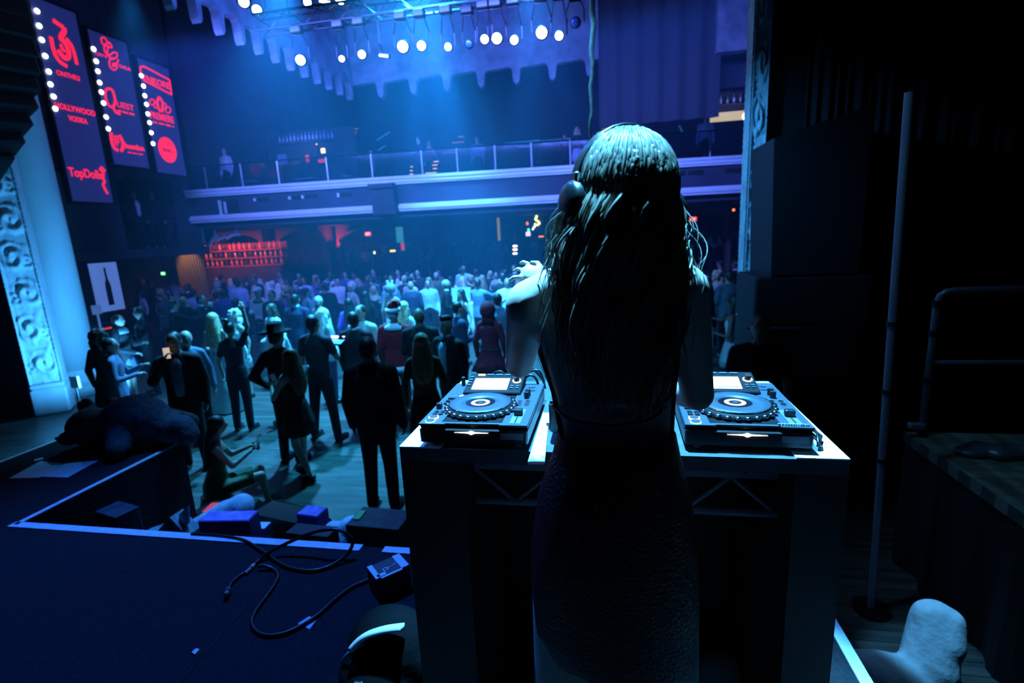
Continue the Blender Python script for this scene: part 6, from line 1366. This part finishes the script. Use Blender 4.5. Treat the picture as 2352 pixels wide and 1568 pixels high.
for k, (a_, c_, lb) in enumerate((((865, 322), (895, 303), 'upper sloping teal rail right of the upper bar'), ((868, 345), (885, 335), 'lower sloping teal rail right of the upper bar'), ((1160, 330), (1240, 322), 'teal horizontal rail on the balcony centre right'), ((1190, 338), (1222, 335), 'short bright teal rail on the balcony centre right'), ((1235, 325), (1310, 318), 'teal rail left of the white skirt'), ((1440, 296), (1468, 292), 'short teal rail right of the pale rope'), ((1560, 288), (1568, 304), 'sloping teal rail right of the DJ head'))):
    p, q = at_y(*a_, 19.6), at_y(*c_, 19.6); e = thing('stair_rail', lb, 'rail', p, 0, 'teal rails on the balcony'); d = q-p
    b = MB(); b.cyl((0, 0, 0), d, .025, 8); b.build('rail', railm, e)
    for f in (.05, .95): b = MB(); b.cyl(d*f, (d.x*f, 0, 4.46-p.z), .018, 6); b.build('post', blackmetal, e)
# glowing bar beyond the right end of the balcony
q0, q1 = at_y(1632, 272, 20.5), at_y(1730, 262, 20.5); e = thing('upper_bar', 'bright cream lit back bar above the balcony beside the right pilaster', 'bar', ((q0.x+q1.x)/2, 20.6, 4.78)); zc = at_y(1680, 271, 20.6).z-4.78
b = MB(); b.box((0, 0, zc), (q1.x-q0.x, .06, .42)); b.build('lit_wall', emis('cream_wall', (1, .85, .6), .55), e)
b = MB(); b.box((0, -.12, zc+.42), (q1.x-q0.x, .3, .04)); b.build('shelf', darkwall, e); b = MB(); b.box((0, -.4, (zc-.2)/2), (q1.x-q0.x+.4, .5, zc-.2)); b.build('counter', darkwall, e)
b = MB(); b.ell((.45, -.1, zc), (.1, .06, .12), 12, 8); b.build('globe_lamp', emis('globe_warm', (1, .9, .7), 4), e)
b = MB(); b.box((0, .04, zc+.5), (q1.x-q0.x+.1, .05, 1.6)); b.build('back_panel', darkwall, e)
for i in range(6): bottle('%s blue bottle from the left on the shelf by the right pilaster' % ['first', 'second', 'third', 'fourth', 'fifth', 'sixth'][i], (q0.x+.1+.22*i, 20.48, 4.78+zc+.44), blue_b, rb.uniform(.24, .34), 'bottles by the right pilaster')
spot('right_bar_light', (q0.x+.6, 19.8, 4.78+zc+.2), (q0.x+.6, 20.5, 4.78+zc+.6), 18, (.35, .45, 1), 100, .7, .1)
# tables with glasses along the rail are too small to read; two pale table tops
for k, (px, py, wd, lb) in enumerate(((573, 417, .55, 'pale table top behind the balcony rail at the left'), (703, 411, .75, 'long pale table top behind the balcony rail'), (800, 405, .3, 'small pale bundle on a table behind the rail'))):
    q = at_y(px, py, 17.3); e = thing('balcony_table', lb, 'table', (q.x, 17.3, 4.45)); b = MB(); b.box((0, 0, q.z-4.45), (wd, .35, .04), bev=.01); b.build('table_top', mat('pale_top', (.4, .42, .5), .4), e); b = MB(); b.cyl((0, 0, 0), (0, 0, q.z-4.45), .03, 8); b.build('leg', blackmetal, e)

# ------------------------------------------------------------------ opera box, poster and bar strip on the left
e = thing('opera_box_railing', 'dark railing in front of the two men in the opera box', 'railing', (0, 0, 0))
for y in (12.75, 13.2, 13.65, 14.1, 14.55): b = MB(); b.cyl((-13.45, y, 2.84), (-13.45, y, 3.75), .02, 8); b.build('post', blackmetal, e)
for z in (3.3, 3.75): b = MB(); b.cyl((-13.45, 12.7, z), (-13.45, 14.6, z), .02, 8); b.build('rail', blackmetal, e)
PXB = -12.3
def PB2(px, py): q = at_x(px, py, PXB); return (q.y, q.z)
pc4 = [PB2(200, 606), PB2(264, 601), PB2(285, 706), PB2(231, 720)]; ya, yb = (pc4[0][0]+pc4[3][0])/2, (pc4[1][0]+pc4[2][0])/2; zt, zb = (pc4[0][1]+pc4[1][1])/2, (pc4[2][1]+pc4[3][1])/2
e = thing('bottle_poster', 'white lit poster showing a dark bottle right of the column', 'poster', (0, 0, 0))
b = MB(); b.box((PXB, (ya+yb)/2, (zt+zb)/2), (.06, yb-ya, zt-zb)); b.build('lightbox', mat('poster_white', (.55, .6, .7), .5, 0, (.12, .24, .75), .55), e)
ym, hh = (ya+yb)/2, zt-zb
b = MB(); pr_ = [(.0, .12), (.085, .12), (.085, .50), (.07, .58), (.032, .66), (.026, .90), (.0, .90)]
pl = [(ym+x*(yb-ya)*1.25, zb+z*hh) for x, z in pr_]+[(ym-x*(yb-ya)*1.25, zb+z*hh) for x, z in pr_[::-1]]
b.prism([(p[0], p[1]) for p in pl], (PXB+.032, 0, 0), UY, UZ, UN, .006); b.build('bottle_print', mat('poster_navy', (.01, .012, .03), .5), e)
b = MB(); b.box((PXB-.05, ym, zb/2), (.05, .12, zb)); b.build('stand', blackmetal, e)
q = at_x(214, 711, PXB); b = MB(); b.box((PXB+.1, q.y, q.z), (.05, .22, .22)); b.box((PXB+.1, q.y, (q.z-.1)/2), (.03, .04, q.z-.1)); tag(b.build('small_notice', mat('poster_white2', (.5, .55, .65), .5, 0, (.12, .24, .75), .3)), 'small pale notice at the lower left of the bottle poster', 'sign')
e = thing('side_bar', 'dark bar counter with thin red light strip beside the column', 'bar', (-12.6, 10.3, 0)); b = MB(); b.box((0, 0, .55), (.7, 3.0, 1.1), bev=.01); b.build('counter', black, e)
zq = at_x(215, 737, -12.24).z; b = MB(); b.box((.36, -.4, zq if zq < 1.05 else .95), (.02, 1.6, .035)); b.build('light_strip', emis('red_strip', (1, .06, .03), .8), e)
q = at_z(163, 885, .62); e = thing('pedestal_box', 'small black stand with white card beside the pilaster plinth', 'stand', (q.x+.1, q.y, 0)); b = MB(); b.cyl((0, 0, 0), (0, 0, .62), .02, 8); b.build('pole', blackmetal, e); b = MB(); b.box((0, 0, .68), (.16, .04, .2)); b.build('card', paper, e)
# bright round table and laptop in the middle of the crowd
q = at_y(1058, 640, 12.9); e = thing('round_table', 'bright round table with white cloth at the middle of the crowd', 'table', (q.x, 12.9, 0)); b = MB(); b.smooth = True; b.loft([(.02, .40, .40), (.5, .37, .37), (1.02, .33, .33), (1.06, .33, .33)], 32, .05, 10); b.build('tablecloth', CL['white'], e)
q = at_y(1052, 607, 12.95); e = thing('laptop', 'light blue open laptop standing on the bright round table', 'laptop', (q.x, 12.95, 1.06)); b = MB(); b.box((0, -.1, .012), (.5, .34, .02), bev=.005); b.build('base', steel, e); b = MB(); b.box((0, .08, .2), (.52, .02, .36), Matrix.Rotation(R(-12), 3, 'X'), bev=.005); b.build('lid', mat('laptop_lid', (.25, .45, .6), .4, 0, (.03, .15, .3), .5), e)
